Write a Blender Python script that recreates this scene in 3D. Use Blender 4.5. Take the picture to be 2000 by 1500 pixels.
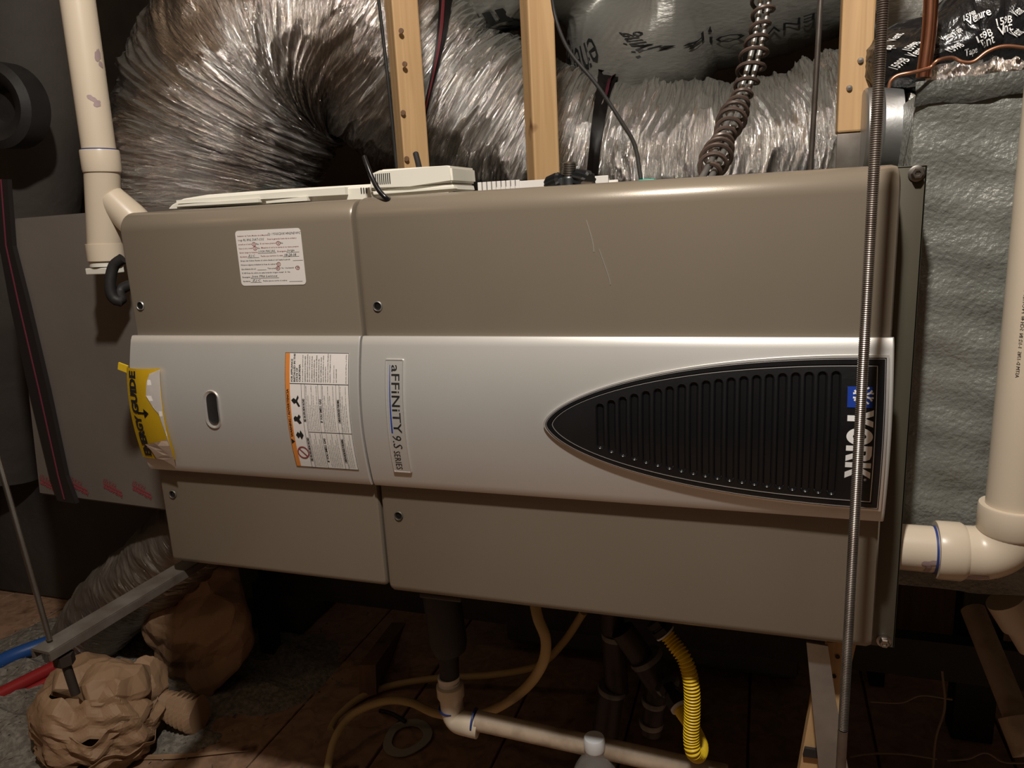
import bpy, bmesh, math, random
import numpy as np
from mathutils import Vector, Matrix
random.seed(7)
for o in list(bpy.data.objects): bpy.data.objects.remove(o)
SC = bpy.context.scene
COL = SC.collection
PI = math.pi

# ------------------------------------------------------------------ camera
CAMLOC = Vector((0.0, -0.72, 0.95))
RM = Matrix(((0.94918436, -0.02239761, 0.3139226),
             (0.31074131, 0.22481182, -0.92352557),
             (-0.04988874, 0.97414475, 0.22034773)))
FPX = 1471.98
cam = bpy.data.cameras.new('camera'); cam.sensor_fit = 'HORIZONTAL'; cam.sensor_width = 36
cam.lens = 36 * FPX / 2000; cam.clip_start = 0.02; cam.clip_end = 50
camo = bpy.data.objects.new('camera', cam); COL.objects.link(camo)
camo.matrix_world = Matrix.Translation(CAMLOC) @ RM.to_4x4()
SC.camera = camo

# ------------------------------------------------------------------ world, lights, exposure
w = bpy.data.worlds.new('world'); SC.world = w; w.use_nodes = True
w.node_tree.nodes['Background'].inputs[0].default_value = (0.95, 0.86, 0.76, 1)
w.node_tree.nodes['Background'].inputs[1].default_value = 0.012
def lamp(name, loc, power, size, color, kind='POINT'):
    l = bpy.data.lights.new(name, kind); l.energy = power; l.color = color
    if kind == 'POINT': l.shadow_soft_size = size
    o = bpy.data.objects.new(name, l); o.location = loc; COL.objects.link(o); return o
lamp('work_light', (-0.07, -0.62, 1.82), 58, 0.030, (1.0, 0.935, 0.85))
lamp('attic_bulb', (-2.3, -1.5, 2.3), 5, 0.05, (1.0, 0.72, 0.45))
SC.view_settings.view_transform = 'Standard'; SC.view_settings.look = 'None'
SC.view_settings.gamma = 1; SC.view_settings.use_curve_mapping = False
SC.view_settings.exposure = 0.2

# ------------------------------------------------------------------ geometry helpers
def ray(px, py): return RM @ Vector((px - 1000, -(py - 750), -FPX))
def P(px, py, y):            # the point of the vertical plane Y=y seen at this place of the 2000x1500 frame
    d = ray(px, py); return CAMLOC + d * ((y - CAMLOC.y) / d.y)
def PZ(px, py, z):           # the same for a horizontal plane Z=z
    d = ray(px, py); return CAMLOC + d * ((z - CAMLOC.z) / d.z)
def PX(px, py, x):
    d = ray(px, py); return CAMLOC + d * ((x - CAMLOC.x) / d.x)

WORLD = {}
def link(o, parent=None):
    COL.objects.link(o)
    wm = WORLD.setdefault(o, Matrix.Translation(o.location))
    if parent is not None:
        o.parent = parent; o.matrix_parent_inverse = WORLD[parent].inverted()
    return o
def meta(o, label=None, cat=None, group=None, kind=None):
    for k, v in (('label', label), ('category', cat), ('group', group), ('kind', kind)):
        if v: o[k] = v
    return o
def thing(name, loc, label, cat, group=None):
    o = bpy.data.objects.new(name, None); o.empty_display_size = 0.05; o.location = loc
    link(o); return meta(o, label, cat, group)
def obj(name, bm, mat, parent=None, smooth=True, angle=50):
    me = bpy.data.meshes.new(name)
    if isinstance(bm, tuple): me.from_pydata([tuple(v) for v in bm[0]], [], bm[1])
    else: bm.to_mesh(me); bm.free()
    me.materials.append(mat)
    if smooth:
        me.polygons.foreach_set('use_smooth', [True] * len(me.polygons))
        if angle is not None: me.set_sharp_from_angle(angle=math.radians(angle))
    o = bpy.data.objects.new(name, me)
    if parent is None:
        n = len(me.vertices); a = np.empty(n * 3, 'f'); me.vertices.foreach_get('co', a); a = a.reshape(-1, 3)
        c = (a.max(0) + a.min(0)) / 2; c[2] = a[:, 2].min()
        a -= c; me.vertices.foreach_set('co', a.ravel()); o.location = Vector([float(t) for t in c])
    return link(o, parent)
def top(name, bm, mat, label, cat, group=None, **k):
    return meta(obj(name, bm, mat, None, **k), label, cat, group)

def box(bm, x0, x1, y0, y1, z0, z1, bev=0.0, seg=2, rot=None, piv=None):
    r = bmesh.ops.create_cube(bm, size=1)
    vs = r['verts']
    for v in vs: v.co = Vector(((x0 + x1) / 2 + v.co.x * (x1 - x0), (y0 + y1) / 2 + v.co.y * (y1 - y0), (z0 + z1) / 2 + v.co.z * (z1 - z0)))
    if bev > 0:
        es = list({e for v in vs for e in v.link_edges})
        r2 = bmesh.ops.bevel(bm, geom=es, offset=bev, segments=seg, affect='EDGES', profile=0.5)
        vs = list({v for f in r2['faces'] for v in f.verts} | {v for v in vs if v.is_valid})
    if rot is not None:
        pv = piv or Vector(((x0 + x1) / 2, (y0 + y1) / 2, (z0 + z1) / 2))
        for v in vs: v.co = pv + rot @ (v.co - pv)
    return vs
def bar(bm, a, b, wx, wy, up=(0, 0, 1), bev=0.0):
    """a beam from a to b, wx wide across, wy along the 'up' side"""
    a = Vector(a); b = Vector(b); d = (b - a); L = d.length; d.normalize()
    s = d.cross(Vector(up)).normalized(); u = s.cross(d)
    M = Matrix((s, d, u)).transposed()
    vs = box(bm, -wx / 2, wx / 2, 0, L, -wy / 2, wy / 2, bev)
    for v in vs: v.co = a + M @ v.co
    return vs
def catmull(pts, n):
    pts = [Vector(p) for p in pts]
    if len(pts) == 2: return [pts[0].lerp(pts[1], i / n) for i in range(n + 1)]
    q = [pts[0] * 2 - pts[1]] + pts + [pts[-1] * 2 - pts[-2]]
    dense = []
    for i in range(1, len(q) - 2):
        for k in range(24):
            t = k / 24; p0, p1, p2, p3 = q[i - 1], q[i], q[i + 1], q[i + 2]
            dense.append(0.5 * ((2 * p1) + (-p0 + p2) * t + (2 * p0 - 5 * p1 + 4 * p2 - p3) * t * t + (-p0 + 3 * p1 - 3 * p2 + p3) * t ** 3))
    dense.append(pts[-1])
    return resample(dense, n)
def resample(pts, n):
    a = np.array([tuple(p) for p in pts]); d = np.r_[0, np.cumsum(np.linalg.norm(np.diff(a, axis=0), axis=1))]
    t = np.linspace(0, d[-1], n + 1)
    return [Vector((float(np.interp(x, d, a[:, 0])), float(np.interp(x, d, a[:, 1])), float(np.interp(x, d, a[:, 2])))) for x in t]
def frames(path, ref=(0, 0, 1)):
    n = len(path); T = []
    for i in range(n): T.append((path[min(i + 1, n - 1)] - path[max(i - 1, 0)]).normalized())
    r = Vector(ref)
    if abs(T[0].dot(r)) > 0.95: r = Vector((0, 1, 0)) if abs(T[0].y) < 0.9 else Vector((1, 0, 0))
    N = [(r - T[0] * r.dot(T[0])).normalized()]
    for i in range(1, n):
        v = N[-1] - T[i] * N[-1].dot(T[i]); N.append(v.normalized())
    return T, N, [T[i].cross(N[i]) for i in range(n)]
def tube(bm, path, r, seg=12, caps=True, ref=(0, 0, 1)):
    T, N, B = frames(path, ref); rings = []
    rr = r if callable(r) else (lambda i: r)
    if isinstance(r, (list, tuple)): rr = lambda i: r[i]
    for i, p in enumerate(path):
        ri = rr(i)
        rings.append([bm.verts.new(p + (N[i] * math.cos(a) + B[i] * math.sin(a)) * ri) for a in [2 * PI * k / seg for k in range(seg)]])
    for i in range(len(path) - 1):
        for k in range(seg):
            bm.faces.new((rings[i][k], rings[i][(k + 1) % seg], rings[i + 1][(k + 1) % seg], rings[i + 1][k]))
    if caps:
        bm.faces.new(rings[0][::-1]); bm.faces.new(rings[-1])
def tb(path, r, seg=12, n=None, caps=True):
    bm = bmesh.new(); tube(bm, catmull(path, n or max(1, (len(path) - 1) * 8)) , r, seg, caps); return bm
def lathe(bm, prof, o, axis=(0, 0, 1), seg=32):
    """prof = [(radius, height)] turned about an axis through o"""
    ax = Vector(axis).normalized(); r = Vector((1, 0, 0)) if abs(ax.x) < 0.9 else Vector((0, 1, 0))
    u = (r - ax * r.dot(ax)).normalized(); v = ax.cross(u); o = Vector(o); rings = []
    for (R, h) in prof:
        rings.append([bm.verts.new(o + ax * h + (u * math.cos(a) + v * math.sin(a)) * max(R, 1e-5)) for a in [2 * PI * k / seg for k in range(seg)]])
    for i in range(len(prof) - 1):
        for k in range(seg): bm.faces.new((rings[i][k], rings[i][(k + 1) % seg], rings[i + 1][(k + 1) % seg], rings[i + 1][k]))
    if prof[0][0] > 1e-4: bm.faces.new(rings[0][::-1])
    if prof[-1][0] > 1e-4: bm.faces.new(rings[-1])
def bm_new(): return bmesh.new()
def one(fn, *a, **k):
    bm = bmesh.new(); fn(bm, *a, **k); return bm

# 2D outline(s) (list of closed loops, x/z) -> mesh solid, holes allowed
def plate2d(loops, thick, bevel=0.0, flip=1):
    cu = bpy.data.curves.new('c', 'CURVE'); cu.dimensions = '2D'; cu.fill_mode = 'BOTH'
    cu.extrude = thick / 2; cu.bevel_depth = bevel; cu.bevel_resolution = 1
    for lp in loops:
        s = cu.splines.new('POLY'); s.points.add(len(lp) - 1)
        for i, (x, z) in enumerate(lp): s.points[i].co = (x, z, 0, 1)
        s.use_cyclic_u = True
    return curve_bm(cu)
def curve_bm(cu):
    o = bpy.data.objects.new('c', cu); COL.objects.link(o)
    dg = bpy.context.evaluated_depsgraph_get(); me = bpy.data.meshes.new_from_object(o.evaluated_get(dg))
    bm = bmesh.new(); bm.from_mesh(me)
    bpy.data.objects.remove(o); bpy.data.meshes.remove(me); bpy.data.curves.remove(cu)
    return bm
def text_bm(body, bold=0.0, extrude=0.0, res=2, shear=0.0, space=1.0):
    cu = bpy.data.curves.new('t', 'FONT'); cu.body = body; cu.size = 1; cu.offset = bold; cu.extrude = extrude
    cu.resolution_u = res; cu.shear = shear; cu.space_character = space
    return curve_bm(cu)
def fit_text(body, x0, x1, z0, z1, rot, bold=0.0, shear=0.0, space=1.0, th=0.0006, y=0.0, res=2):
    """flat lettering filling the box x0..x1, z0..z1 of the plane Y=y; rot: how the line reads"""
    bm = text_bm(body, bold, 0.0, res, shear, space)
    us = [v.co.x for v in bm.verts]; vs_ = [v.co.y for v in bm.verts]
    a, b, c, d = min(us), max(us), min(vs_), max(vs_)
    for v in bm.verts:
        u = (v.co.x - a) / (b - a); t = (v.co.y - c) / (d - c)
        if rot == 'down': x, z = x0 + (x1 - x0) * t, z1 - (z1 - z0) * u
        elif rot == 'up': x, z = x1 - (x1 - x0) * t, z0 + (z1 - z0) * u
        else: x, z = x0 + (x1 - x0) * u, z0 + (z1 - z0) * t
        v.co = Vector((x, y, z))
    return bm
def join_bm(bms):
    out = bmesh.new()
    for b in bms:
        me = bpy.data.meshes.new('j'); b.to_mesh(me); b.free(); out.from_mesh(me); bpy.data.meshes.remove(me)
    return out
def slice_z(bm, z0, z1, n):
    for i in range(1, n):
        z = z0 + (z1 - z0) * i / n
        bmesh.ops.bisect_plane(bm, geom=bm.verts[:] + bm.edges[:] + bm.faces[:], plane_co=(0, 0, z), plane_no=(0, 0, 1), dist=1e-6)

# vectorised value noise, periodic in v
def vnoise(U, V, nu, nv, seed):
    rng = np.random.default_rng(seed); g = rng.random((nu + 3, nv))
    u = np.clip(U, 0, 1) * nu; v = (V % 1.0) * nv
    i = np.floor(u).astype(int); j = np.floor(v).astype(int) % nv
    fu = u - np.floor(u); fv = v - np.floor(v)
    fu = fu * fu * (3 - 2 * fu); fv = fv * fv * (3 - 2 * fv); j2 = (j + 1) % nv
    return (g[i, j] * (1 - fu) + g[i + 1, j] * fu) * (1 - fv) + (g[i, j2] * (1 - fu) + g[i + 1, j2] * fu) * fv
class Duct:
    """wrinkled sleeve along a path: ridges run round the sleeve"""
    def __init__(s, path, radius, ns, nt, amp=0.006, fine=60, seed=1, ref=(0, 0, 1), sharp=1.0, around=6):
        s.path = catmull(path, ns); s.ns = ns; s.nt = nt
        s.len = sum((s.path[i + 1] - s.path[i]).length for i in range(ns))
        T, N, B = frames(s.path, ref)
        U = np.repeat(np.linspace(0, 1, ns + 1)[:, None], nt, 1); V = np.repeat(np.linspace(0, 1, nt, endpoint=False)[None, :], ns + 1, 0)
        L = s.len
        wp = (vnoise(U, V, max(2, int(6 * L)), 5, seed + 50) - .5) * 0.10 / L + (vnoise(U, V, max(2, int(14 * L)), 11, seed + 51) - .5) * 0.03 / L
        Uw = np.clip(U + wp, 0, 1)
        rid = lambda nu, nv, sd: 1 - np.abs(2 * vnoise(Uw, V, max(2, int(nu * L)), nv, seed + sd) - 1) ** .8
        mask = 0.35 + 0.65 * vnoise(U, V, max(2, int(9 * L)), 8, seed + 9)
        d = amp * (1.3 * rid(fine * .35, around, 1) + (1.0 * rid(fine, around * 2, 2) + .55 * rid(fine * 2.1, around * 4, 3)) * mask * sharp)
        d -= amp * 1.0
        d += amp * 1.4 * (vnoise(U, V, max(2, int(5 * L)), 4, seed + 7) - .5)
        rad = np.array([radius(i / ns) if callable(radius) else radius for i in range(ns + 1)])[:, None]
        s.R = rad + d - amp; th = V * 2 * PI
        p = np.array([tuple(q) for q in s.path])[:, None, :]; n = np.array([tuple(q) for q in N])[:, None, :]; b = np.array([tuple(q) for q in B])[:, None, :]
        s.co = p + (n * np.cos(th)[..., None] + b * np.sin(th)[..., None]) * s.R[..., None]
        s.p = p[:, 0]; s.n = n[:, 0]; s.b = b[:, 0]; s.rad = rad
    def build(s, name, mat, parent=None, a=0, b=None):
        b = s.ns if b is None else b; m = b - a + 1
        co = s.co[a:b + 1].reshape(-1, 3); nt = s.nt
        i = np.repeat(np.arange(m - 1), nt); k = np.tile(np.arange(nt), m - 1); k2 = (k + 1) % nt
        f = np.stack([i * nt + k, i * nt + k2, (i + 1) * nt + k2, (i + 1) * nt + k], 1)
        me = bpy.data.meshes.new(name); me.vertices.add(len(co)); me.vertices.foreach_set('co', co.ravel())
        me.loops.add(f.size); me.loops.foreach_set('vertex_index', f.ravel()); me.polygons.add(len(f))
        me.polygons.foreach_set('loop_start', np.arange(0, f.size, 4)); me.polygons.foreach_set('loop_total', np.full(len(f), 4))
        uv = me.uv_layers.new(name='uv'); L = s.len; r = float(s.rad.mean())
        U0 = (a + i) / s.ns * L; U1 = (a + i + 1) / s.ns * L; V0 = k / nt * 2 * PI * r; V1 = (k + 1) / nt * 2 * PI * r
        uvs = np.stack([np.stack([U0, V0], 1), np.stack([U0, V1], 1), np.stack([U1, V1], 1), np.stack([U1, V0], 1)], 1)
        uv.data.foreach_set('uv', uvs.ravel().astype('f'))
        me.update(); me.polygons.foreach_set('use_smooth', np.ones(len(f), bool)); me.materials.append(mat)
        o = bpy.data.objects.new(name, me); return link(o, parent)
    def at(s, dist, ang, off):
        """point at 'dist' metres along, angle 'ang' round, lifted by off"""
        u = min(max(dist / s.len, 0), 1) * s.ns; i = min(int(u), s.ns - 1); f = u - i
        r = max(s.R[i, int(ang / (2 * PI) * s.nt) % s.nt], s.R[i, (int(ang / (2 * PI) * s.nt) + 1) % s.nt]) + off
        p = s.p[i] * (1 - f) + s.p[i + 1] * f; n = s.n[i] * (1 - f) + s.n[i + 1] * f; b = s.b[i] * (1 - f) + s.b[i + 1] * f
        return Vector((p + (n * math.cos(ang) + b * math.sin(ang)) * r).tolist())
    def nearest(s, px, py):
        """(dist, angle) of the surface point seen at this place"""
        d = np.array(tuple(ray(px, py).normalized())); c = np.array(tuple(CAMLOC))
        v = s.co - c; t = v @ d; e = np.linalg.norm(v - t[..., None] * d, axis=2) + t * 0.02
        i, k = np.unravel_index(np.argmin(e), e.shape); return i / s.ns * s.len, k / s.nt * 2 * PI
    def text(s, body, px, py, ang, size, bold=0.01, off=0.002, shear=0):
        """lettering printed on the sleeve; baseline starts at the place seen at px,py and runs at angle ang on the sleeve"""
        d0, a0 = s.nearest(px, py); bm = text_bm(body, bold, 0, 2, shear)
        bmesh.ops.triangulate(bm, faces=bm.faces[:])
        r = float(s.rad.mean()); ca, sa = math.cos(ang), math.sin(ang)
        for _ in range(1): bmesh.ops.subdivide_edges(bm, edges=[e for e in bm.edges if e.calc_length() > .25], cuts=1)
        for v in bm.verts:
            x, y = v.co.x * size, v.co.y * size
            u, t = x * ca - y * sa, x * sa + y * ca
            v.co = s.at(d0 + u, a0 + t / r, off)
        return bm

# ------------------------------------------------------------------ materials
def mat(name, col, rough=0.5, metal=0.0, col2=None, nscale=8.0, bump=0.0, bscale=60.0, stretch=(1, 1, 1), spec=0.5, coat=0.0, detail=4, lo=.35, hi=.65, trans=0.0, ior=1.45, alpha=1.0):
    m = bpy.data.materials.new(name); m.use_nodes = True; nt = m.node_tree; b = nt.nodes['Principled BSDF']
    b.inputs['Base Color'].default_value = (*col, 1); b.inputs['Roughness'].default_value = rough; b.inputs['Metallic'].default_value = metal
    b.inputs['Specular IOR Level'].default_value = spec; b.inputs['Coat Weight'].default_value = coat
    b.inputs['Transmission Weight'].default_value = trans; b.inputs['IOR'].default_value = ior; b.inputs['Alpha'].default_value = alpha
    tc = nt.nodes.new('ShaderNodeTexCoord'); mp = nt.nodes.new('ShaderNodeMapping'); mp.inputs['Scale'].default_value = stretch
    nt.links.new(tc.outputs['Object'], mp.inputs[0])
    if col2:
        n = nt.nodes.new('ShaderNodeTexNoise'); n.inputs['Scale'].default_value = nscale; n.inputs['Detail'].default_value = detail
        nt.links.new(mp.outputs[0], n.inputs['Vector'])
        r = nt.nodes.new('ShaderNodeValToRGB'); r.color_ramp.elements[0].position = lo; r.color_ramp.elements[1].position = hi
        r.color_ramp.elements[0].color = (*col, 1); r.color_ramp.elements[1].color = (*col2, 1)
        nt.links.new(n.outputs['Fac'], r.inputs[0]); nt.links.new(r.outputs[0], b.inputs['Base Color'])
    if bump:
        n2 = nt.nodes.new('ShaderNodeTexNoise'); n2.inputs['Scale'].default_value = bscale; n2.inputs['Detail'].default_value = 5
        nt.links.new(mp.outputs[0], n2.inputs['Vector'])
        bp = nt.nodes.new('ShaderNodeBump'); bp.inputs['Strength'].default_value = 1.0; bp.inputs['Distance'].default_value = bump
        nt.links.new(n2.outputs['Fac'], bp.inputs['Height']); nt.links.new(bp.outputs[0], b.inputs['Normal'])
    return m
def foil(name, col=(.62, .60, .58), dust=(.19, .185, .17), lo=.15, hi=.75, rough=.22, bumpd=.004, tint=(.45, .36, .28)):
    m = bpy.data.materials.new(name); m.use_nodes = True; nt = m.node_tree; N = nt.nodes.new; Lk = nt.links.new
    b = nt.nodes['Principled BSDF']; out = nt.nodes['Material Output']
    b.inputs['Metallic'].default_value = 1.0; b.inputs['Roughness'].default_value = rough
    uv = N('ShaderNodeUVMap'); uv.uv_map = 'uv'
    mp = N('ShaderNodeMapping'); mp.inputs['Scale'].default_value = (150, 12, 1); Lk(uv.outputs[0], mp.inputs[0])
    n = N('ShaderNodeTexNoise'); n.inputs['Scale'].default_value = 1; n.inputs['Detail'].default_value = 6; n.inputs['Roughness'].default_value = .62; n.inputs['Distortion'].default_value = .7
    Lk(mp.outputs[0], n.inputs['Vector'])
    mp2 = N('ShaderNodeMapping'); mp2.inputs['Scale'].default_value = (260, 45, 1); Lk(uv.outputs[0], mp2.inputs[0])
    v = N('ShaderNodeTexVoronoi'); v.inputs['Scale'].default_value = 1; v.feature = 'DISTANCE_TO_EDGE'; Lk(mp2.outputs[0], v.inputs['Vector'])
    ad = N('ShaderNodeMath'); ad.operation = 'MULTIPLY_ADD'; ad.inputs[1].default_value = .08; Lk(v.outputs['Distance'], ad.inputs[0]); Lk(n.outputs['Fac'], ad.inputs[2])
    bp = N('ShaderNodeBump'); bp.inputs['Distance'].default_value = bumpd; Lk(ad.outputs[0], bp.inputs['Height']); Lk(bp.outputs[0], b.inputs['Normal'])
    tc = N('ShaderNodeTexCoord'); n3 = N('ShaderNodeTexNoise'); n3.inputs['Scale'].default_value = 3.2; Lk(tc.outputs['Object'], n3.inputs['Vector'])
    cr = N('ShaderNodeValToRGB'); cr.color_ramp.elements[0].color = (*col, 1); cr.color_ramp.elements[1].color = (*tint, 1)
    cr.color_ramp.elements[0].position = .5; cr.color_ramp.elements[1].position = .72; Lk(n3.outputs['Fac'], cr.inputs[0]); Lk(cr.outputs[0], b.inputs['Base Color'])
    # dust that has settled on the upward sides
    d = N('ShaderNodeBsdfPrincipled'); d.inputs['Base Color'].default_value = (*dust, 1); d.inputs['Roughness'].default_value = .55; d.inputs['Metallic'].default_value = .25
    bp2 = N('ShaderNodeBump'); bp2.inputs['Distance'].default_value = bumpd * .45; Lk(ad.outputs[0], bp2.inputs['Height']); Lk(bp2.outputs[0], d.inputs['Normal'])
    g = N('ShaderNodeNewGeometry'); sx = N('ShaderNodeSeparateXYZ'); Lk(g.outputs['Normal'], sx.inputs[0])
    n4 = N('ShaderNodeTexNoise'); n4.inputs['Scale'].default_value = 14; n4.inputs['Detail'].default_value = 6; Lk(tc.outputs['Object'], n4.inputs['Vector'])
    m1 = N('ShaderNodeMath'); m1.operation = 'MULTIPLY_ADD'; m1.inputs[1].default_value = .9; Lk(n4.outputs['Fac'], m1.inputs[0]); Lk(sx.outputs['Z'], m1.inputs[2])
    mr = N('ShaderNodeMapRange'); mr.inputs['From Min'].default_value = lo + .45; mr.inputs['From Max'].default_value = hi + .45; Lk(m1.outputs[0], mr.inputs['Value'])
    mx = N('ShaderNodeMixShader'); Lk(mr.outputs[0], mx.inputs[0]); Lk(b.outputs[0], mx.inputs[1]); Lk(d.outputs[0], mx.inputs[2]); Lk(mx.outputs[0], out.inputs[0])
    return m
def wood(name, a, b, scale=1.0):
    m = bpy.data.materials.new(name); m.use_nodes = True; nt = m.node_tree; N = nt.nodes.new; Lk = nt.links.new
    bs = nt.nodes['Principled BSDF']; bs.inputs['Roughness'].default_value = .6
    tc = N('ShaderNodeTexCoord'); mp = N('ShaderNodeMapping'); mp.inputs['Scale'].default_value = (60 * scale, 60 * scale, 3.0 * scale); Lk(tc.outputs['Object'], mp.inputs[0])
    n = N('ShaderNodeTexNoise'); n.inputs['Scale'].default_value = 1; n.inputs['Detail'].default_value = 5; n.inputs['Distortion'].default_value = 1.2; Lk(mp.outputs[0], n.inputs['Vector'])
    r = N('ShaderNodeValToRGB'); r.color_ramp.elements[0].position = .3; r.color_ramp.elements[1].position = .62
    r.color_ramp.elements[0].color = (*a, 1); r.color_ramp.elements[1].color = (*b, 1); Lk(n.outputs['Fac'], r.inputs[0])
    n2 = N('ShaderNodeTexNoise'); n2.inputs['Scale'].default_value = 13; n2.inputs['Detail'].default_value = 3; Lk(tc.outputs['Object'], n2.inputs['Vector'])
    r2 = N('ShaderNodeValToRGB'); r2.color_ramp.elements[0].position = .26; r2.color_ramp.elements[1].position = .34; r2.color_ramp.elements[0].color = (.35, .25, .18, 1); Lk(n2.outputs['Fac'], r2.inputs[0])
    mu = N('ShaderNodeMixRGB'); mu.blend_type = 'MULTIPLY'; mu.inputs[0].default_value = 1; Lk(r.outputs[0], mu.inputs[1]); Lk(r2.outputs[0], mu.inputs[2]); Lk(mu.outputs[0], bs.inputs['Base Color'])
    bp = N('ShaderNodeBump'); bp.inputs['Distance'].default_value = .0008; Lk(n.outputs['Fac'], bp.inputs['Height']); Lk(bp.outputs[0], bs.inputs['Normal'])
    return m
M = dict(
    taupe=mat('taupe_enamel', (.208, .174, .132), .31, .15, (.230, .193, .149), 3, .00004, 900, spec=.5),
    taupe_dark=mat('olive_sheet_metal', (.085, .078, .056), .5, .2, (.10, .09, .066), 6),
    silver=mat('silver_enamel', (.60, .59, .565), .38, .5, (.64, .63, .605), 5, .00003, 1600),
    silver_rim=mat('bright_silver', (.75, .74, .72), .3, .7),
    black=mat('black_plastic', (.006, .006, .007), .38, 0, (.011, .011, .012), 14, .0001, 300),
    blackgloss=mat('black_gloss_plastic', (.008, .008, .009), .22),
    blackmat=mat('black_rubber', (.012, .011, .011), .6, 0, (.02, .018, .017), 20, .0004, 80),
    ink=mat('black_ink', (.012, .012, .012), .6),
    redink=mat('red_ink', (.28, .05, .06), .6),
    pinkink=mat('pink_ink', (.42, .12, .14), .6),
    orange=mat('orange_ink', (.62, .22, .045), .55),
    white=mat('white_plastic', (.72, .70, .62), .38, 0, (.76, .74, .66), 5),
    paperwhite=mat('white_paper', (.68, .66, .62), .5, 0, (.72, .68, .66), 10),
    logowhite=mat('white_logo_paint', (.85, .85, .84), .35),
    blue=mat('blue_logo_paint', (.012, .045, .32), .35),
    yellow=mat('yellow_paper', (.80, .56, .02), .5, 0, (.70, .48, .02), 6),
    tornpaper=mat('torn_backing_paper', (.55, .42, .33), .8),
    pvc=mat('cream_pvc', (.60, .51, .40), .32, 0, (.64, .55, .43), 5, .00005, 300),
    pvcdirty=mat('dusty_pvc', (.48, .38, .28), .5, 0, (.26, .19, .13), 22, .0002, 120, detail=8, lo=.45, hi=.7),
    primerblue=mat('blue_primer', (.02, .045, .20), .45),
    primermauve=mat('mauve_primer_stain', (.36, .27, .27), .45),
    steel=mat('zinc_steel', (.42, .40, .37), .34, 1, (.34, .31, .28), 30),
    rod=mat('threaded_steel', (.22, .195, .175), .32, .8, (.15, .125, .11), 40),
    galv=mat('galvanised_steel', (.32, .32, .31), .45, .85, (.42, .42, .41), 26, .0002, 60),
    collar=mat('bright_sheet_metal', (.42, .42, .42), .42, .9, (.4, .4, .4), 12, .0012, 30),
    blackiron=mat('black_iron', (.03, .025, .022), .5, .4, (.05, .035, .028), 12, .0003, 60),
    copper=mat('copper', (.62, .28, .17), .28, 1, (.40, .16, .09), 12),
    coppercable=mat('aged_copper_wire', (.42, .20, .12), .35, .8),
    brown=mat('brown_cord', (.075, .052, .042), .38, .2, (.11, .075, .06), 30),
    csst=mat('yellow_jacket', (.78, .56, .025), .38, 0, (.70, .48, .02), 12),
    hose=mat('cream_yellow_hose', (.42, .30, .13), .5, 0, (.48, .35, .16), 8),
    board=mat('duct_board_facing', (.14, .122, .108), .6, .1, (.17, .15, .13), 3, .0003, 60),
    mastic=mat('grey_mastic', (.17, .175, .158), .38, .15, (.21, .21, .19), 9, .0022, 170, detail=8),
    masticrough=mat('grey_mastic_tape', (.13, .125, .112), .45, .2, (.20, .19, .17), 14, .003, 40),
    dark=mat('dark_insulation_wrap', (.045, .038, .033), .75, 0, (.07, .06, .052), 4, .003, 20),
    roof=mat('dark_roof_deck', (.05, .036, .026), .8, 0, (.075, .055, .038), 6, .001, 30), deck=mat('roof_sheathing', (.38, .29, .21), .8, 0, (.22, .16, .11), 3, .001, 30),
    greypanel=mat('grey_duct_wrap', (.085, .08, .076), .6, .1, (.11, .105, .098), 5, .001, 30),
    paper=mat('kraft_paper', (.30, .185, .105), .62, 0, (.34, .215, .125), 8, .0005, 120),
    cellulose=mat('grey_cellulose', (.15, .135, .112), .95, 0, (.25, .225, .19), 90, .004, 150, lo=.4, hi=.6),
    redpipe=mat('red_pipe', (.30, .02, .02), .4), bluepipe=mat('blue_pipe', (.02, .08, .28), .4),
    strap=mat('black_strapping', (.018, .015, .014), .45), pinkstripe=mat('dull_pink_stripe', (.16, .03, .05), .5),
    jacket=mat('grey_plastic_jacket', (.24, .235, .215), .36, .35, (.29, .285, .26), 6, .0012, 60, stretch=(1, 1, 3)),
    ventblack=mat('black_foil_tape', (.010, .010, .011), .22, .1, (.014, .014, .015), 10, .003, 55),
    knob=mat('black_knob_plastic', (.012, .013, .014), .3), teal=mat('teal_plastic', (.02, .30, .22), .4),
    capw=mat('frosted_cap', (.80, .82, .84), .35, trans=.15), clear=mat('clear_plastic', (.95, .93, .9), .05, trans=.9, ior=1.42),
    bottlelabel=mat('bottle_label', (.6, .6, .58), .4), ringw=mat('pale_gasket', (.36, .34, .28), .6),
    railsteel=mat('weathered_rail', (.17, .155, .135), .45, .4, (.11, .09, .075), 30),
    twine=mat('thin_wire', (.20, .15, .10), .6),
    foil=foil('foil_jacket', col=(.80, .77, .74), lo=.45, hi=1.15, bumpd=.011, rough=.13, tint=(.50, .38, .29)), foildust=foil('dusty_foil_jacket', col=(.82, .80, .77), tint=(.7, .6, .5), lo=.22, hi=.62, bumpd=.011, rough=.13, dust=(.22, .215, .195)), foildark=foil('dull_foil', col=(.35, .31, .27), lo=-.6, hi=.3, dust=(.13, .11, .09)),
    stud=wood('pale_lumber', (.42, .255, .115), (.52, .33, .16)), plank=wood('osb_plank', (.20, .12, .075), (.36, .22, .14), .5), joist=wood('dark_joist', (.13, .07, .04), (.18, .10, .055)),
)
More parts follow.
